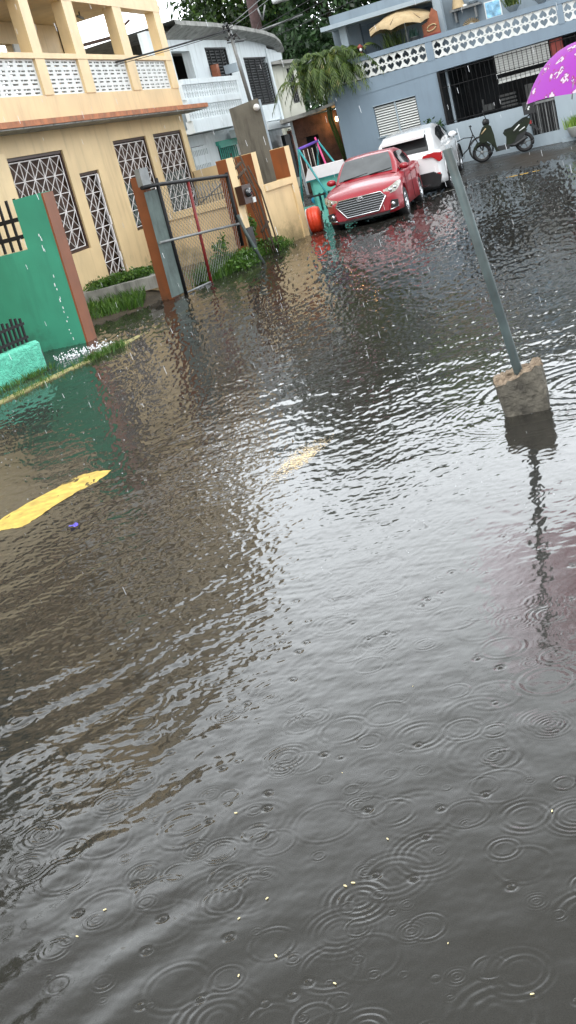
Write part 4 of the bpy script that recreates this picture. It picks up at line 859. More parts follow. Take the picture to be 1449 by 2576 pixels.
MB().lathe(c0, ax, [(.0, .002), (.27, .002), (.29, .02), (.30, .09), (.285, .10), (.30, .115), (.30, .19), (.285, .20), (.29, .215), (.27, .28), (.0, .285)], 24).build('body', 'orange', t)
MB().lathe(c0, ax, [(.0, -.03), (.24, -.03), (.285, -.02), (.285, .001), (0, .001)], 24).build('lid', 'white', t)
b = MB()
for a in range(5): q = a*.5-1.2; p = c0+ax*.296; b.box(F((p.x, p.y), 104), -.06+.02*a, -.03+.02*a, .12+.06*a, .20+.06*a, -.005, .01)
b.build('print_marks', 'frame', t)

# ------------------------------------------------------------------ cars
def interp(L_, x):
    if x <= L_[0][0]: return L_[0][1]
    for (a, va), (b_, vb) in zip(L_, L_[1:]):
        if x <= b_: s = (x-a)/(b_-a); return va+(vb-va)*s
    return L_[-1][1]
def smooth_interp(L_, x):
    return (interp(L_, x-.05)+interp(L_, x)*2+interp(L_, x+.05))/4
def car(name, label, loc, yaw, pitch, paint, S):
    t = thing(name, label, 'car', (0, 0, 0), None)
    o0 = (0, 0, 0)
    xf, xr, W = S['xf'], S['xr'], S['w']; axs = S['axles']; rw = S['rw']; ra = rw+.055
    xs_ = sorted(set([round(v, 3) for v in np.arange(xr, xf+.001, .06)]+[xr, xf]+[a+d for a in axs for d in (-ra, ra, -ra-.001, ra+.001)]))
    def sect(x):
        w_ = smooth_interp(S['plan'], x); zt = smooth_interp(S['top'], x); zs = smooth_interp(S['shoulder'], x); zb = interp(S['sill'], x)
        for a in axs:
            if abs(x-a) < ra: zb = max(zb, rw+math.sqrt(ra*ra-(x-a)**2))
        zm = max(.50, zb+.02); arch = 0
        for a in axs:
            if abs(x-a) < ra+.08: arch = .015
        P = [(w_-.10, zb), (w_-.02+arch, zb+.02), (w_-.005+arch, (zb+zm)/2+.02), (w_-.012, zm+.02), (w_, (zm+zs)/2+.05), (w_-.015, zs-.03), (w_-.07, zs), (w_*.62, zt-.012), (w_*.3, zt), (0, zt+.004)]
        P = [(y, max(z, zb+.0005*i)) for i, (y, z) in enumerate(P)]
        return P
    b = MB(); G_ = []
    for x in xs_:
        P = sect(x); G_.append([(x, y, z) for y, z in P]+[(x, -y, z) for y, z in reversed(P[:-1])])
    b.grid(G_); b.poly([p for p in G_[0]]); b.poly([p for p in reversed(G_[-1])]); body = b.build('body', paint, t)
    MB().box(XY, xr+.25, xf-.3, .17, .62, -W+.26, W-.26).build('underbody', 'blackplastic', t)
    # greenhouse: u = y direction handled directly
    gx0, gx1 = S['gx']; GXs = np.linspace(gx0, gx1, 40)
    zbelt = lambda x: smooth_interp(S['shoulder'], x)-.03
    yside = lambda x, z: smooth_interp(S['gplan'], x)-(z-zbelt(x))*S['tumble']
    roof = lambda x: smooth_interp(S['roof'], x)
    b = MB(); G_ = []
    for x in GXs:
        zr = max(roof(x), zbelt(x)+.002); zb_ = zbelt(x); h = zr-zb_; e = min(.06, h*.5)
        P = [(yside(x, zb_), zb_), (yside(x, zb_+h*.5), zb_+h*.5), (yside(x, zr-e), zr-e), (yside(x, zr)-.05, zr-.012), (yside(x, zr)*.5, zr), (0, zr+.008)]
        G_.append([(x, y, z) for y, z in P]+[(x, -y, z) for y, z in reversed(P[:-1])])
    b.grid(G_); cab = b.build('cabin', paint, t)
    def screen(x0, x1, name_, inset=.07):
        b = MB(); G_ = []; dn = Vector((1 if x0 > 0 else -1, 0, 1)).normalized()*.012
        for q in range(9):
            x = x0+(x1-x0)*q/8; z = roof(x); y = yside(x, z)-inset; G_.append([(x+dn.x, y*s, z+dn.z+.008*(1-abs(s))-.004*abs(s)) for s in (-1, -.8, -.4, 0, .4, .8, 1)])
        b.grid(G_); return b.build(name_, 'carglass', t)
    ws = screen(*S['wind'], 'windscreen'); ws.data.materials[0] = M['screen']; screen(*S['back'], 'rear_window', S.get('binset', .07))
    for sg in (1, -1):
        for poly in S['sideglass']:
            b = MB(); pts = [(x, sg*(yside(x, z)+.006), z) for x, z in poly]; pts2 = [(x, sg*(yside(x, z)-.01), z) for x, z in poly]
            n = len(pts); b.poly(pts if sg < 0 else pts[::-1]); 
            for k in range(n): b.poly([pts[k], pts[(k+1) % n], pts2[(k+1) % n], pts2[k]])
            b.build('side_window', 'carglass', t)
        # mirror
        mx_, mz = S['mirror']; y0 = sg*(yside(mx_, mz)+.02); b = MB(); b.lathe((mx_, y0+sg*.10, mz+.03), (1, 0, 0), [(0, -.05), (.055, -.045), (.075, .0), (.065, .06), (.03, .09), (0, .1)], 12)
        b.v = [(x, y0+sg*.10+(y-(y0+sg*.10))*1.5, z) for x, y, z in b.v]; mo = b.build('mirror', paint, t)
        b = MB().tube([(mx_, y0-sg*.03, mz-.03), (mx_, y0+sg*.08, mz)], .02); sub(b, 'mirror_arm', 'blackplastic', mo, t)
        for hx in S['handles']:
            MB().tube([(hx-.08, sg*(interp(S['plan'], hx)+.0), .84), (hx+.08, sg*(interp(S['plan'], hx)+.0), .85)], .014, 6).build('door_handle', paint, t)
        # door seams
        for sx in S['seams']: MB().box(XY, sx, sx+.008, .26, .90, -sg*(W+.001)-.003, -sg*(W+.001)+.003).build('door_seam', 'blackplastic', t)
        for a in axs:
            yc = sg*(W-.10)
            wt = MB(); wt.lathe((a, yc, rw), (0, sg, 0), [(rw*.66, -.10), (rw*.92, -.11), (rw, -.08), (rw, .07), (rw*.93, .10), (rw*.68, .095), (rw*.66, .07)], 28); wh_ = wt.build('wheel', 'tyre', t)
            r_ = MB(); r_.lathe((a, yc, rw), (0, sg, 0), [(0, .05), (.05, .055), (.055, .03), (rw*.2, .02), (rw*.2, .0), (rw*.60, -.02), (rw*.64, .07), (rw*.68, .085)], 28)
            sub(MB().lathe((a, yc, rw), (0, sg, 0), [(0, -.03), (rw*.62, -.03), (rw*.62, -.02), (0, -.02)], 20), 'brake_disc', 'blackplastic', wh_, t)
            r_ = MB()
            for k in range(5):
                an = 2*math.pi*k/5+.3
                for da in (-.13, .13):
                    p0 = (a+.05*math.cos(an), yc+sg*.06, rw+.05*math.sin(an)); p1 = (a+rw*.63*math.cos(an+da), yc+sg*.075, rw+rw*.63*math.sin(an+da)); r_.tube([p0, p1], .018, 5)
            r_.lathe((a, yc, rw), (0, sg, 0), [(0, .085), (.05, .08), (.06, .05)], 12); r_.lathe((a, yc, rw), (0, sg, 0), [(rw*.60, .06), (rw*.62, .088), (rw*.69, .098), (rw*.70, .08)], 28)
            sub(r_, 'rim', 'chrome', wh_, t)
    S['extra'](t, sect, body)
    # position: children live in car space, so move the root
    fwv = Vector((math.sin(R(yaw)), math.cos(R(yaw)), 0))
    t.location = loc; t.rotation_euler = (0, 0, 0)
    Xa = Vector((fwv.x*math.cos(pitch), fwv.y*math.cos(pitch), math.sin(pitch))); Ya = Vector((-fwv.y, fwv.x, 0)); Za = Xa.cross(Ya)
    t.rotation_euler = Matrix((Xa, Ya, Za)).transposed().to_euler()
    return t

CF = F((0, 0), 90)       # dummy
def yz(x):               # a frame in the plane x = const: u = y, z = z, o = +x
    class Q:
        def __call__(s, u, z, o=0): return (x+o, u, z)
    return Q()
def red_extra(t, sect, body):
    fr = yz(2.23)
    hexo = [(-.56, .58), (-.47, .68), (.47, .68), (.56, .58), (.36, .30), (-.36, .30)]
    g = MB(); g.prism(fr, hexo, -.06, -.005); go = g.build('grille', 'blackplastic', t)
    g = MB()
    for k in range(7):
        z = .345+k*.048; hwid = .37+(z-.30)/.28*.19 if z < .58 else .56-(z-.58)*.9; g.box(fr, -hwid+.02, hwid-.02, z, z+.013, -.004, .012)
    sub(g, 'slats', 'chrome', go, t)
    g = MB(); g.tube([fr(u, z, .01) for u, z in hexo+[hexo[0]]], .017, 6); sub(g, 'surround', 'chrome', go, t)
    # slanted H emblem in an oval
    g = MB(); g.tube([fr(.075*math.cos(a), .635+.042*math.sin(a), .028) for a in np.linspace(0, 6.283, 19)], .008, 5)
    g.tube([fr(-.045, .605, .028), fr(-.025, .665, .028)], .009, 5); g.tube([fr(.025, .605, .028), fr(.045, .665, .028)], .009, 5); g.tube([fr(-.035, .63, .028), fr(.035, .64, .028)], .008, 5); sub(g, 'emblem', 'chrome', go, t)
    for sg in (1, -1):
        # headlamp wraps the corner
        b = MB(); low = [(2.20, .52, .60), (2.15, .64, .60), (2.06, .755, .62), (1.92, .825, .68), (1.74, .858, .76)]; hi = [(2.14, .50, .685), (2.09, .62, .715), (2.00, .72, .755), (1.88, .79, .80), (1.72, .845, .80)]
        off = .012
        b.grid([[(x+off, sg*(y+off), z) for x, y, z in low], [((x+a)/2+off*2, sg*((y+b2)/2+off*2), (z+c2)/2) for (x, y, z), (a, b2, c2) in zip(low, hi)], [(x+off, sg*(y+off), z+.01) for x, y, z in hi]]); h = b.build('headlight', 'lens', t)
        b = MB(); b.lathe((2.12, sg*.66, .665), (1, sg*.5, 0), [(0, .03), (.035, .03), (.045, .02)], 12); b.lathe((2.03, sg*.75, .70), (1, sg*.8, 0), [(0, .03), (.03, .03), (.04, .02)], 12); sub(b, 'projector', 'chrome', h, t)
        b = MB(); b.prism(yz(2.17), [(sg*.50, .28), (sg*.78, .30), (sg*.79, .44), (sg*.66, .46)], -.10, .012); f = b.build('fog_lamp', 'blackplastic', t)
        b = MB(); b.tube([(2.185, sg*.48, .275), (2.18, sg*.64, .265), (2.14, sg*.79, .31)], .016, 6); b.lathe((2.18, sg*.68, .37), (1, 0, 0), [(0, .02), (.04, .02), (.05, 0)], 12); sub(b, 'fog_lamp_trim', 'chrome', f, t)
        MB().prism(yz(-2.2), [(sg*.45, .78), (sg*.80, .80), (sg*.78, .93), (sg*.50, .92)], -.02, .06).build('taillight', 'redlens', t)
    MB().prism(yz(2.2), [(-.55, .20), (.55, .20), (.62, .265), (-.62, .265)], -.12, .02).build('lower_intake', 'blackplastic', t)
    MB().poly([(.40, -.10, 1.387), (.40, .02, 1.388), (.365, .02, 1.401), (.365, -.10, 1.40)]).build('windscreen_sticker', 'white', t)
    MB().tube([(1.02, -.5, 1.025), (.93, .05, 1.065)], .012, 5).tube([(1.03, .1, 1.03), (.93, .6, 1.06)], .012, 5).build('wiper', 'blackplastic', t)
sedan = dict(xf=2.22, xr=-2.18, w=.865, axles=(1.37, -1.21), rw=.31,
 plan=[(-2.2, .66), (-2.1, .76), (-1.8, .84), (-1.0, .865), (1.2, .865), (1.75, .845), (2.0, .78), (2.12, .70), (2.22, .58)],
 top=[(-2.2, .78), (-2.12, 1.00), (-1.6, 1.05), (-1.2, 1.0), (.9, 1.0), (1.2, .965), (1.8, .85), (2.05, .77), (2.16, .70), (2.22, .64)],
 shoulder=[(-2.2, .74), (-2.12, .93), (-1.6, 1.0), (-.5, .97), (.9, .93), (1.5, .87), (1.9, .79), (2.1, .71), (2.22, .62)],
 sill=[(-2.2, .34), (-2.0, .24), (-1.6, .20), (1.7, .20), (2.0, .19), (2.15, .20), (2.22, .24)],
 gx=(-1.75, 1.06), gplan=[(-1.8, .66), (-1.2, .78), (.6, .79), (1.06, .74)], tumble=.42,
 roof=[(-1.75, 1.0), (-1.55, 1.08), (-.95, 1.38), (-.6, 1.45), (-.2, 1.465), (.15, 1.445), (.35, 1.40), (1.06, .97)],
 wind=(.99, .34), back=(-1.52, -.98), sideglass=[[(.80, 1.0), (.05, 1.0), (.05, 1.37), (.25, 1.36)], [(.0, 1.0), (-.85, 1.02), (-.85, 1.34), (.0, 1.37)], [(-.9, 1.02), (-1.3, 1.08), (-.9, 1.30)]],
 mirror=(.72, 1.0), handles=(-.2, -1.0), seams=(.95, .0, -.9), extra=red_extra)
fwd = Vector((-math.sin(R(18)), -math.cos(R(18)), 0)); left = Vector((-fwd.y, fwd.x, 0))
ctr = Vector((4.33, 26.25, 0))-left*.865-fwd*1.37
car('red_sedan', 'wet red sedan with wide chrome slatted grille, nose toward the flood water', (ctr.x, ctr.y, -.055), 198, 0.0, 'redcar', sedan)

def suv_extra(t, sect, body):
    for sg in (1, -1):
        b = MB(); b.prism(yz(-2.13), [(sg*.42, .95), (sg*.66, .93), (sg*.80, .80), (sg*.86, .82), (sg*.86, .99), (sg*.70, 1.03), (sg*.44, 1.0)], -.06, .10); b.build('taillight', 'redlens', t)
        b = MB(); b.prism(F((0, 0), 0) if False else (lambda u, z, o=0: (u, sg*(.855+o), z)), [(-2.10, .88), (-1.86, .98), (-1.84, .95), (-2.05, .82)], -.06, .02); b.build('taillight_wing', 'redlens', t)
        b = MB(); b.prism(yz(-2.2), [(sg*.55, .42), (sg*.78, .42), (sg*.78, .56), (sg*.60, .56)], -.03, .03); b.build('reflector', 'redlens', t)
        for a in (1.33, -1.29):
            b = MB(); b.tube([(a+.40*math.cos(q), sg*.895, .34+.40*math.sin(q)) for q in np.linspace(.05, 3.09, 14)], .028, 5); b.build('arch_trim', 'blackplastic', t)
    MB().prism(yz(-2.21), [(-.72, .26), (.72, .26), (.80, .50), (.62, .60), (-.62, .60), (-.80, .50)], -.03, .10).build('bumper', 'blackplastic', t)
    MB().box(XY, -2.27, -2.22, .30, .34, -.5, .5).build('skid_plate', 'chrome', t)
    MB().prism(lambda u, z, o=0: (u, o, z), [(-1.95, 1.40), (-1.45, 1.50), (-1.45, 1.545), (-1.95, 1.45)], -.52, .52).build('spoiler', 'whitecar', t)
    MB().prism(yz(2.2), [(-.5, .4), (.5, .4), (.6, .6), (-.6, .6)], -.05, .03).build('grille', 'blackplastic', t)
suv = dict(xf=2.18, xr=-2.16, w=.89, axles=(1.33, -1.29), rw=.34,
 plan=[(-2.2, .72), (-2.1, .80), (-1.85, .86), (-1.3, .89), (1.3, .88), (1.8, .84), (2.05, .74), (2.2, .55)],
 top=[(-2.2, .92), (-2.12, 1.02), (-1.95, 1.08), (-1.2, 1.08), (.9, 1.08), (1.2, 1.05), (1.8, .95), (2.05, .86), (2.2, .70)],
 shoulder=[(-2.2, .84), (-2.12, .96), (-1.9, 1.04), (-1.2, 1.06), (-.5, 1.0), (.9, .98), (1.6, .92), (2.0, .82), (2.2, .66)],
 sill=[(-2.2, .38), (-2.0, .28), (-1.6, .24), (1.7, .24), (2.0, .24), (2.2, .32)],
 gx=(-2.08, 1.12), gplan=[(-2.1, .70), (-1.6, .78), (-1.0, .81), (.6, .80), (1.12, .75)], tumble=.36,
 roof=[(-2.08, 1.02), (-1.98, 1.10), (-1.72, 1.38), (-1.55, 1.47), (-1.0, 1.53), (-.2, 1.555), (.15, 1.52), (.40, 1.44), (1.12, 1.0)],
 wind=(1.04, .40), back=(-2.0, -1.62), binset=.09, sideglass=[[(.80, 1.08), (-.05, 1.08), (-.05, 1.44), (.2, 1.43)], [(-.1, 1.08), (-.95, 1.14), (-1.15, 1.34), (-.6, 1.44), (-.1, 1.45)]],
 mirror=(.72, 1.06), handles=(-.15,), seams=(.9, -.1, -.95), extra=suv_extra)
fwd = Vector((math.sin(R(19)), math.cos(R(19)), 0)); rt = Vector((fwd.y, -fwd.x, 0))
rearaxle = Vector((6.27, 30.5, 0))-rt*.93; ctr = rearaxle+fwd*1.35
car('white_suv', 'white hatchback crossover with red wraparound tail lights, parked behind the red sedan', (ctr.x, ctr.y, .035), 19, R(3.4), 'whitecar', suv).scale = (1.05, 1.05, 1.05)

# ------------------------------------------------------------------ scooter and bicycle
def local_group(name, label, cat, origin, yaw, zg, builder, lean=0.):
    t = thing(name, label, cat, (0, 0, 0)); builder(t); t.location = (origin[0], origin[1], zg); t.rotation_euler = (lean, 0, R(90-yaw)); return t
LF = lambda u, z, o=0: (u, -o, z)      # x forward along u; +o toward local -y
def ringtube(c, r, rt_, n=28): return [(c[0]+r*math.cos(a), 0, c[1]+r*math.sin(a)) for a in np.linspace(0, 6.2832, n+1)]
def scooter(t):
    # front is at u=0 (left in the picture), rear at u=1.3; local +x runs front to rear
    for u, r in ((0, .235), (1.28, .235)):
        wv_ = MB().tube(ringtube((u, r+.04), r-.04+.04, 0), .055, 8); wo = wv_.build('wheel', 'tyre', t)
        b = MB(); b.lathe((u, 0, r+.04), (0, 1, 0), [(0, -.04), (.05, -.04), (.06, -.02), (.06, .02), (.05, .04), (0, .04)], 12)
        for k in range(5): a = 1.2566*k; b.tube([(u, 0, r+.04), (u+.19*math.cos(a), 0, r+.04+.19*math.sin(a))], .015, 5)
        b.tube(ringtube((u, r+.04), .19, 0), .016, 6); sub(b, 'rim', 'greymetal', wo, t)
    b = MB(); b.prism(LF, [(-.24, .42), (-.10, .58), (.12, .60), (.30, .44), (.26, .40), (.1, .52), (-.08, .5), (-.2, .38)], -.09, .09); b.build('front_fender', 'scoot', t)
    b = MB(); b.prism(LF, [(-.02, .62), (.02, .80), (.14, .98), (.30, 1.05), (.40, .95), (.44, .70), (.46, .30), (.52, .22), (.42, .20), (.36, .40), (.22, .55), (.05, .55)], -.17, .17); b.build('leg_shield', 'scoot', t)
    b = MB(); b.tube([LF(.08, .80, .18), LF(.24, .93, .18)], .02, 6); b.build('turn_lens', 'beige', t)
    b = MB(); b.prism(LF, [(.40, .20), (.82, .20), (.84, .32), (.50, .34), (.44, .30)], -.16, .16); b.build('footboard', 'blackplastic', t)
    b = MB(); b.prism(LF, [(.74, .32), (.78, .55), (.72, .62), (.74, .68), (1.0, .70), (1.45, .92), (1.56, .90), (1.52, .78), (1.36, .60), (1.10, .52), (1.0, .36), (.84, .30)], -.15, .15); b.build('rear_body', 'scoot', t)
    b = MB(); b.prism(LF, [(.70, .66), (.78, .76), (.98, .78), (1.12, .86), (1.34, .96), (1.48, .97), (1.50, .92), (1.40, .88), (1.0, .70), (.74, .62)], -.13, .13); b.build('seat', 'seat', t)
    b = MB(); b.tube([LF(1.02, .66, .16), LF(1.22, .80, .16)], .02, 6); b.tube([LF(1.18, .62, .16), LF(1.36, .70, .16)], .015, 6); b.build('side_stripe', 'white', t)
    b = MB(); b.tube([LF(.78, .30, .1), LF(1.0, .26, .14), LF(1.25, .36, .17), LF(1.38, .42, .17)], .05, 8); b.prism(LF, [(.85, .24), (1.2, .22), (1.32, .34), (1.1, .44), (.9, .42)], -.1, .12); b.prism(LF, [(.80, .30), (1.16, .28), (1.30, .45), (1.42, .62), (.80, .60)], -.13, .13); b.build('engine', 'blackplastic', t)
    b = MB(); b.prism(LF, [(1.50, .70), (1.78, .46), (1.80, .50), (1.55, .80)], -.05, .05); b.build('rear_mudguard', 'blackplastic', t); MB().prism(LF, [(1.50, .74), (1.57, .74), (1.58, .84), (1.50, .84)], -.07, .07).build('taillight', 'redlens', t)
    b = MB(); b.tube([(.10, 0, .55), (.34, 0, 1.12)], .03, 8); b.tube([(.33, -.34, 1.12), (.30, -.12, 1.13), (.26, 0, 1.12), (.30, .12, 1.13), (.33, .34, 1.12)], .018, 6); b.lathe((.26, 0, 1.10), (-1, 0, .2), [(0, -.12), (.08, -.1), (.11, 0), (.09, .07), (0, .1)], 12); b.tube([(.0, 0, .27), (.14, 0, .6)], .03); b.build('handlebar', 'blackplastic', t)
    for sg in (-1, 1):
        b = MB(); b.tube([(.32, sg*.22, 1.13), (.24, sg*.27, 1.36)], .009, 5); b.lathe((.24, sg*.27, 1.40), (1, 0, 0), [(0, -.015), (.055, -.01), (.055, .01), (0, .015)], 12); b.build('mirror', 'blackplastic', t)
    b = MB(); b.box(LF, 1.40, 1.74, 1.02, 1.33, -.17, .17); b.box(LF, 1.40, 1.76, 1.335, 1.37, -.18, .18); b.tube([LF(1.42, .93, .1), LF(1.6, 1.02, .1)], .015); b.tube([LF(1.42, .93, -.1), LF(1.6, 1.02, -.1)], .015); tc_ = b.build('top_case', 'blackplastic', t)
    sub(MB().box(LF, 1.52, 1.57, 1.14, 1.2, .171, .176).box(LF, 1.55, 1.60, 1.2, 1.24, .171, .176), 'case_badge', 'white', tc_, t)
local_group('scooter', 'dark green motor scooter with black top case parked by the low grey wall', 'scooter', (7.86, 33.45), 104, .24, scooter).scale = (.93, .93, .93)
def bicycle(t):
    # rear wheel at u=0 hidden left, front wheel to the right
    for u in (0, 1.02):
        wv_ = MB().tube(ringtube((u, .34), .33, 0, 32), .022, 6); wo = wv_.build('wheel', 'tyre', t); b = MB(); b.tube(ringtube((u, .34), .30, 0, 32), .008, 4)
        for k in range(16): a = .3927*k; b.tube([(u, 0, .34), (u+.30*math.cos(a), 0, .34+.30*math.sin(a))], .0022, 3)
        sub(b, 'rim', 'greymetal', wo, t)
    b = MB(); b.tube([(0, 0, .34), (.44, 0, .28), (.32, 0, .86)], .016, 6); b.tube([(0, 0, .34), (.35, 0, .74)], .012, 6); b.tube([(.44, 0, .28), (.66, 0, .42), (.86, 0, .78)], .018, 6); b.tube([(.35, 0, .68), (.6, 0, .74), (.86, 0, .70)], .014, 6); b.tube([(1.02, 0, .34), (.86, 0, .78), (.82, 0, .98)], .016, 6); b.build('frame', 'black', t)
    b = MB(); b.prism(LF, [(.20, .86), (.44, .88), (.46, .92), (.34, .93), (.18, .98), (.16, .90)], -.08, .08); b.build('saddle', 'blackplastic', t)
    b = MB(); b.tube([(.82, -.3, 1.02), (.86, -.1, 1.0), (.82, 0, .98), (.86, .1, 1.0), (.82, .3, 1.02)], .012, 6); b.build('handlebar', 'black', t)
    b = MB(); b.lathe((.44, 0, .28), (0, 1, 0), [(.09, -.03), (.1, -.02), (.09, -.01)], 16); b.tube([(.44, -.06, .28), (.38, -.06, .12)], .012); b.tube([(.44, .06, .28), (.50, .06, .44)], .012); b.box(LF, .33, .43, .10, .13, .04, .14); b.build('crank', 'greymetal', t)
local_group('bicycle', 'black cruiser bicycle leaning between the white car and the scooter', 'bicycle', (6.93, 33.95), 106, .245, bicycle)

# ------------------------------------------------------------------ pole in a concrete lump
t = thing('sign_stub', 'leaning bare metal pole set in a broken concrete lump standing in the water', 'pole', (1.76, 7.66, 0))
BF = F((1.51, 7.72), 104)
b = MB(); g = random.Random(12); rows = []
def blk(u, o): return None
nn = 13; prof = []
for j, z in enumerate(np.linspace(-.07, 1, 9)):
    zz = -.07+(.36)*j/8; row = []; sh = -.02*(zz/.3); k_ = 1.0+.15*(j/8)
    per = []
    for s in range(4*nn):
        e, q = divmod(s, nn); q = q/nn; u, o = [(-.5+q, .5), (.5, .5-q), (.5-q, -.5), (-.5, -.5+q)][e]
        rr = (abs(u)**6+abs(o)**6)**(1/6)/.5; u, o = u/max(rr, 1)*1., o/max(rr, 1)
        nz = .004*math.sin(9*u+7*j)+g.gauss(0, .0025)
        ztop = zz
        if j == 8: ztop = .275+.012*math.sin(7*u+1)+.03*u+(.035 if u > .3 else 0)+g.gauss(0, .004)-(.02 if (u < .1 and o > .2) else 0)
        elif j == 7: ztop = .235+(.03 if u > .3 else 0)
        per.append(BF(.272+u*.30*k_+sh+nz, ztop, o*.24*k_+nz))
    rows.append(per+[per[0]])
b.grid(rows, sm=False)
b.build('concrete_lump', 'concrete', t)
b = MB(); topc = rows[-1][:-1]; cx = sum(p[0] for p in topc)/len(topc); cy = sum(p[1] for p in topc)/len(topc); R1 = []
for s in (1, .8, .55, .3, .05): R1.append([(cx+(p[0]-cx)*s+g.gauss(0, .004), cy+(p[1]-cy)*s+g.gauss(0, .004), (p[2] if s == 1 else .265+g.gauss(0, .010)+.02*(p[2]-.27)/.05)) for p in topc])
R1 = [r+[r[0]] for r in R1]; b.grid(R1, sm=False); b.build('broken_top', 'pale_concrete', t)
b = MB(); b.tube([(1.80, 7.66, -.02), (1.757, 7.65, .30), (1.69, 7.65, .9), (1.579, 7.65, 1.81)], .031, 16); b.build('pole', 'steel', t)

# ------------------------------------------------------------------ purple umbrella
def purple_mat():
    m = bpy.data.materials.new('purple_floral_cloth'); N, L, B = nodes_of(m)
    geo = N.new('ShaderNodeTexCoord'); v = N.new('ShaderNodeTexVoronoi'); v.inputs['Scale'].default_value = 10; v.inputs['Randomness'].default_value = .8; L.new(geo.outputs['Object'], v.inputs['Vector'])
    nz = N.new('ShaderNodeTexNoise'); nz.inputs['Scale'].default_value = 48; nz.inputs['Detail'].default_value = 4; L.new(geo.outputs['Object'], nz.inputs['Vector'])
    a = N.new('ShaderNodeMath'); a.operation = 'MULTIPLY_ADD'; a.inputs[1].default_value = .95; L.new(nz.outputs['Fac'], a.inputs[0]); L.new(v.outputs['Distance'], a.inputs[2])
    cr = N.new('ShaderNodeValToRGB'); cr.color_ramp.interpolation = 'CONSTANT'; e = cr.color_ramp.elements
    e[0].position = 0; e[0].color = (.75, .62, .72, 1); e[1].position = .70; e[1].color = (.10, .03, .32, 1)
    k = e.new(.73); k.color = (.42, .05, .22, 1); k = e.new(.79); k.color = (.42, .05, .50, 1)
    L.new(a.outputs[0], cr.inputs['Fac']); L.new(cr.outputs['Color'], B.inputs['Base Color']); B.inputs['Roughness'].default_value = .55
    tr = N.new('ShaderNodeBsdfTranslucent'); L.new(cr.outputs['Color'], tr.inputs['Color']); ms = N.new('ShaderNodeMixShader'); ms.inputs['Fac'].default_value = .4
    L.new(B.outputs[0], ms.inputs[1]); L.new(tr.outputs[0], ms.inputs[2]); L.new(ms.outputs[0], N['Material Output'].inputs['Surface']); return m
M['floral'] = purple_mat()
UC = Vector((2.302, 6.5, 0)); UR = .488
t = thing('purple_umbrella', 'open purple umbrella with white and pink flowers entering at the right edge', 'umbrella', (UC.x, UC.y, 1.5))
apex = Vector((UC.x+.02, UC.y, 2.32)); b = MB(); rimp = []; NR = 8; G_ = []
for k in range(NR*6+1):
    a = 2*math.pi*k/(NR*6)+R(180); seg = (k % 6)/6; scal = 1-.055*math.sin(math.pi*seg); row = []
    for s in np.linspace(0, 1, 10):
        r_ = UR*scal*s; z = 2.225-.252*(s**3.5)+.008*math.sin(math.pi*seg)*s; row.append((UC.x+r_*math.cos(a), UC.y+r_*math.sin(a), z+.03*s*math.cos(a)*0))
    G_.append(row)
b.grid(G_); b.build('canopy', 'floral', t)
b = MB()
for k in range(NR):
    a = 2*math.pi*k/NR+R(180); P_ = [Vector((UC.x+UR*s*math.cos(a), UC.y+UR*s*math.sin(a), 2.218-.252*(s**3.5))) for s in np.linspace(0, 1.02, 14)]; b.tube(P_, .0035, 5); b.tube([Vector((UC.x, UC.y, 1.95)), P_[6]], .003, 4)
b.build('rib', 'greymetal', t); MB().tube([(UC.x, UC.y, 1.52), (UC.x, UC.y, 2.26)], .007, 8).build('shaft', 'greymetal', t)
b = MB(); b.tube([(UC.x, UC.y, 1.62), (UC.x, UC.y, 1.50), (UC.x+.03, UC.y, 1.46), (UC.x+.06, UC.y, 1.49)], .014, 8); b.build('handle', 'blackplastic', t)

# ------------------------------------------------------------------ road markings, floating bits
def dash(pts, z, label):
    n = len(pts); b = MB(); b.poly([(x, y, z) for x, y in pts]); o = struct(b, 'road_marking', 'yellow'); o['label'] = label
def strip(a, c_, w_, z, zf=None, taper=.1):
    a = Vector((*a, 0)); c_ = Vector((*c_, 0)); t_ = (c_-a).normalized(); nn_ = Vector((-t_.y, t_.x, 0)); P = []; Q = []
    for k in range(17):
        s = k/16; p = a.lerp(c_, s); ww = w_/2*(min(1, s/taper+.3) if s < taper else min(1, (1-s)/taper*.7+.3) if s > 1-taper else 1); j = .006*math.sin(k*2.3)
        zz = (lambda q: (gz(q.x, q.y)+.004 if z is None else z))
        u = p+nn_*(ww+j); v = p-nn_*(ww-j); P.append((u.x, u.y, zz(u))); Q.append((v.x, v.y, zz(v)))
    b = MB(); b.grid([P, Q], sm=False); o = struct(b, 'road_marking', 'yellow'); return o
def worn_paint():      # paint worn to grains, thinnest along its outline
    m = mat('worn_yellow_paint', (.72, .55, .30), .5, .3, 9); N, L, B = nodes_of(m); g_ = N.new('ShaderNodeNewGeometry')
    n = N.new('ShaderNodeTexNoise'); n.inputs['Scale'].default_value = 75; n.inputs['Detail'].default_value = 3; L.new(g_.outputs['Position'], n.inputs['Vector'])
    mp = N.new('ShaderNodeMapping'); mp.vector_type = 'TEXTURE'; mp.inputs['Location'].default_value = (.18, 7.92, 0); mp.inputs['Rotation'].default_value = (0, 0, R(62)); mp.inputs['Scale'].default_value = (.58, .20, 1); L.new(g_.outputs['Position'], mp.inputs['Vector'])
    ln = N.new('ShaderNodeVectorMath'); ln.operation = 'LENGTH'; L.new(mp.outputs[0], ln.inputs[0])
    r = N.new('ShaderNodeMapRange'); r.inputs['From Min'].default_value = .1; r.inputs['From Max'].default_value = 1.; r.inputs['To Min'].default_value = .47; r.inputs['To Max'].default_value = .68; L.new(ln.outputs['Value'], r.inputs['Value'])
    gt = N.new('ShaderNodeMath'); gt.operation = 'GREATER_THAN'; L.new(n.outputs['Fac'], gt.inputs[0]); L.new(r.outputs[0], gt.inputs[1]); L.new(gt.outputs[0], B.inputs['Alpha']); return m
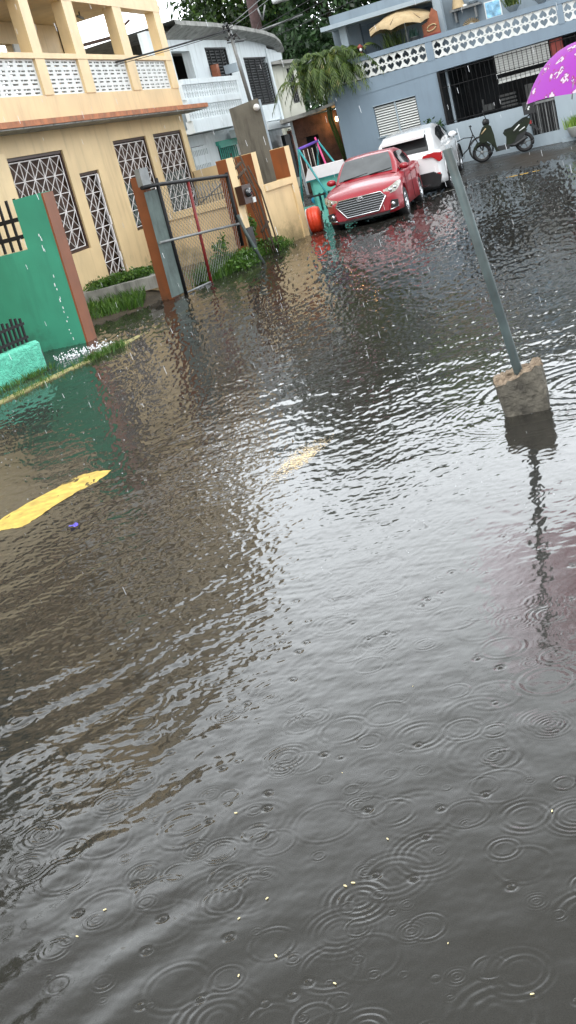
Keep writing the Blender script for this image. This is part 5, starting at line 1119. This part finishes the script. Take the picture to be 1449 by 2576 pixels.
def blotch(pts, z, m_):
    P = []
    for k, (x, y) in enumerate(pts):
        (x2, y2) = pts[(k+1) % len(pts)]
        for q in range(5): P.append((x+(x2-x)*q/5+random.gauss(0, .006), y+(y2-y)*q/5+random.gauss(0, .012), z))
    b = MB(); b.poly(P); o = struct(b, 'road_marking', m_); return o
blotch([(-1.284, 9.084), (-1.424, 9.198), (-1.583, 9.192), (-1.772, 8.952), (-1.983, 8.657), (-2.113, 8.452), (-2.5, 7.95), (-2.44, 7.5), (-2.058, 8.125), (-1.894, 8.069), (-1.807, 8.185), (-1.704, 8.404), (-1.53, 8.672), (-1.393, 8.844)], .0022, mat('ochre_road_paint', (.58, .40, .08), .5, .35, 11, streak=.6, dirt=(.30, .20, .05), bump=.002, bscale=70))
blotch([(-.132, 7.425), (-.034, 7.733), (.088, 8.05), (.252, 8.357), (.498, 8.377), (.459, 8.201), (.292, 7.905), (.21, 7.735), (.015, 7.51)], .0022, worn_paint())
strip((7.2, 28.7), (7.95, 28.25), .12, .004+.0, taper=.3)
pale = mat('worn_white_line', (.42, .42, .40), .6, .4, 12)
def line(pts, w_, m_):
    b = MB(); P = []; Q = []
    for k, (x, y) in enumerate(pts):
        zz = max(gz(x, y)+.004, .004); P.append((x, y-w_/2, zz)); Q.append((x, y+w_/2, zz))
    b.grid([P, Q], sm=False); return struct(b, 'road_marking', m_)
line([(4.9, 28.5), (6.0, 29.4), (7.2, 29.1), (8.2, 28.6)], .07, pale)
grains = [(-.88, 3.16), (-.96, 3.06), (-.45, 2.94), (-.36, 3.0), (-.35, 2.73), (-.46, 2.69), (-.2, 2.56), (-.12, 2.96), (-.095, 2.965), (.04, 3.14), (-.44, 3.52), (.55, 3.06), (.28, 2.34), (-1.33, 4.51), (.12, 2.6), (-.05, 3.6), (.3, 4.1)]
ricem = mat('pale_grain', (.78, .66, .36), .5, .2, 50); first = None
LG = ['beside a large ring, far left', 'farthest left of the near grains', 'left of centre near the bottom', 'just above a pair of grains left of centre', 'below the centre of the near water', 'low at left of centre', 'lowest at centre', 'left one of the touching pair', 'right one of the touching pair', 'beside the ring right of the touching pair', 'upper left of the near water', 'far right of the near water', 'at the bottom edge toward the right', 'on the left in the dark water', 'between the two lowest grains', 'small speck in the middle water', 'highest speck toward the pole reflection']
for k, (x, y) in enumerate(grains):
    a = random.uniform(0, 3.14); l = .0075 if k < 13 else .004; lab = 'tiny yellow grain floating '+LG[k]
    if first is None:
        b = MB(); b.lathe((0, 0, .003), (1, 0, 0), [(0, -.0075), (.0022, -.006), (.0031, 0), (.0022, .006), (0, .0075)], 8); o = b.build('floating_grain', ricem, None); first = o
    else: o = first.copy(); col.objects.link(o)
    o.location = (x, y, .001); o.rotation_euler = (0, 0, a); o.scale = (l/.0075*random.uniform(.65, .95),)*3; o['label'] = lab; o['category'] = 'grain'; o['group'] = 'grains floating on the near water'
b = MB(); G_ = [[(-1.49+.022*i, 7.68+.02*j, .012+.008*math.sin(2.1*i+1.3*j)) for i in range(4)] for j in range(4)]; b.grid(G_)
o = single(b, 'crumpled_wrapper', mat('blue_wrapper', (.10, .08, .55), .3, 1.5, 60), 'small crumpled blue and white wrapper floating below the yellow road dash', 'wrapper')

# ------------------------------------------------------------------ rain: splashes and drops
b = MB(); g = np.random.default_rng(21)
def blob(b, p, r, h):
    x, y, z = p; b.raw([(x+r, y, z), (x-.5*r, y+.87*r, z), (x-.5*r, y-.87*r, z), (x, y, z+h)], [(0, 1, 3), (1, 2, 3), (2, 0, 3)], True)
for k in range(3000):
    y = 5+23*g.random()**.8; x = g.uniform(-.21*y-.6, .33*y+.3); 
    if x < -1.7-.0*(y) and y > 15.5 and x < -1.7+(y-16.5)*.37: continue
    s = g.uniform(.2, .7)**1.3*(1 if y > 8 else .5)*(1.2 if y > 14 else 1); blob(b, (x, y, .0), .013*s, .008*s)
    for q in range(g.integers(0, 3)): blob(b, (x+g.normal()*.012*s, y+g.normal()*.012*s, .01*s+g.random()*.012), .003*s, .005)
splash = bpy.data.materials.new('splash_water'); N, L, B = nodes_of(splash); B.inputs['Base Color'].default_value = (.75, .78, .8, 1); B.inputs['Roughness'].default_value = .15
o = b.build('rain_splashes', splash, None, kind='stuff'); o['label'] = 'countless tiny white raindrop splashes across the flooded street'; o['category'] = 'splashes'
b = MB()
for k in range(170): 
    s = g.random(); blob(b, (-2.62+.75*s+g.normal()*.06, 16.7+.25*s+g.normal()*.10, abs(g.normal())*.035), g.uniform(.006, .02), g.uniform(.01, .03))
o = b.build('roof_water_splash', splash, None, kind='stuff'); o['label'] = 'white foaming splash at the foot of the green wall'; o['category'] = 'splash'
b = MB()
for k in range(20):
    z = g.random(); x = -2.42+g.normal()*.012-.03*z; b.tube([(x, 17.3, z*1.75), (x, 17.3, z*1.75+g.uniform(.01, .05))], g.uniform(.003, .008), 4)
o = b.build('falling_water', splash, None, kind='stuff'); o['label'] = 'broken stream of roof water falling in front of the green wall'; o['category'] = 'water drops'
b = MB()
for k in range(260):
    y = g.uniform(4, 26); x = g.uniform(-.2*y, .32*y); z = g.uniform(.1, 5.5); l = g.uniform(.02, .05)*(y/12+.5); b.tube([(x, y, z), (x+.004, y, z-l)], .0005+.00008*y, 3, cap=False)
rain = bpy.data.materials.new('rain_drop'); N, L, B = nodes_of(rain); B.inputs['Base Color'].default_value = (.8, .82, .85, 1); B.inputs['Roughness'].default_value = .1
o = b.build('raindrops', rain, None, kind='stuff'); o['label'] = 'fine falling raindrops over the street'; o['category'] = 'rain'

# added pink cloth and line, unseen above the view, tinting the water reflection pink
pm = mat('pink_reflection_sheet', (.95, .52, .58), .8, .1, 3); N, L, B = nodes_of(pm); tr = N.new('ShaderNodeBsdfTranslucent'); tr.inputs['Color'].default_value = (1., .58, .66, 1)
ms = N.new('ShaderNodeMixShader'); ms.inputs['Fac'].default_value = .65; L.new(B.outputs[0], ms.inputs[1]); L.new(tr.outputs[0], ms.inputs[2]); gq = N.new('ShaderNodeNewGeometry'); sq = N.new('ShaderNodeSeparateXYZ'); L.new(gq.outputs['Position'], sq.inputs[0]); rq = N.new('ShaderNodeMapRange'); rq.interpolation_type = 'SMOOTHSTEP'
rq.inputs['From Min'].default_value = 2.5; rq.inputs['From Max'].default_value = 4.1; rq.inputs['To Min'].default_value = 1.; rq.inputs['To Max'].default_value = .12; L.new(sq.outputs['X'], rq.inputs['Value'])  # opacity fades along x to soften the left edge of the pink reflection
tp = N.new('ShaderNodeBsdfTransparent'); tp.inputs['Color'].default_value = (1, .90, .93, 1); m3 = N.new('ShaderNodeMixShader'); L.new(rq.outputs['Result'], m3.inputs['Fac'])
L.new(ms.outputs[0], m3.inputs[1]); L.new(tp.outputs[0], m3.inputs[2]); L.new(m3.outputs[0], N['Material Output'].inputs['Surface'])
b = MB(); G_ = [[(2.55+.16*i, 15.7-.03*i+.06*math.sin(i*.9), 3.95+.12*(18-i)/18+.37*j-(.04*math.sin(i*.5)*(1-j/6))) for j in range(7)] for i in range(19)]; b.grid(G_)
single(b, 'hanging_cloth', pm, 'sheer pink cloth added out of view over the street to give the pink reflection at right', 'cloth')
wire([(-6, 17, 7.6), (3.2, 15.7, 6.3), (6, 15.2, 6.2), (14, 14, 7.6)], .01, 'added line carrying the added pink cloth, out of view over the street')
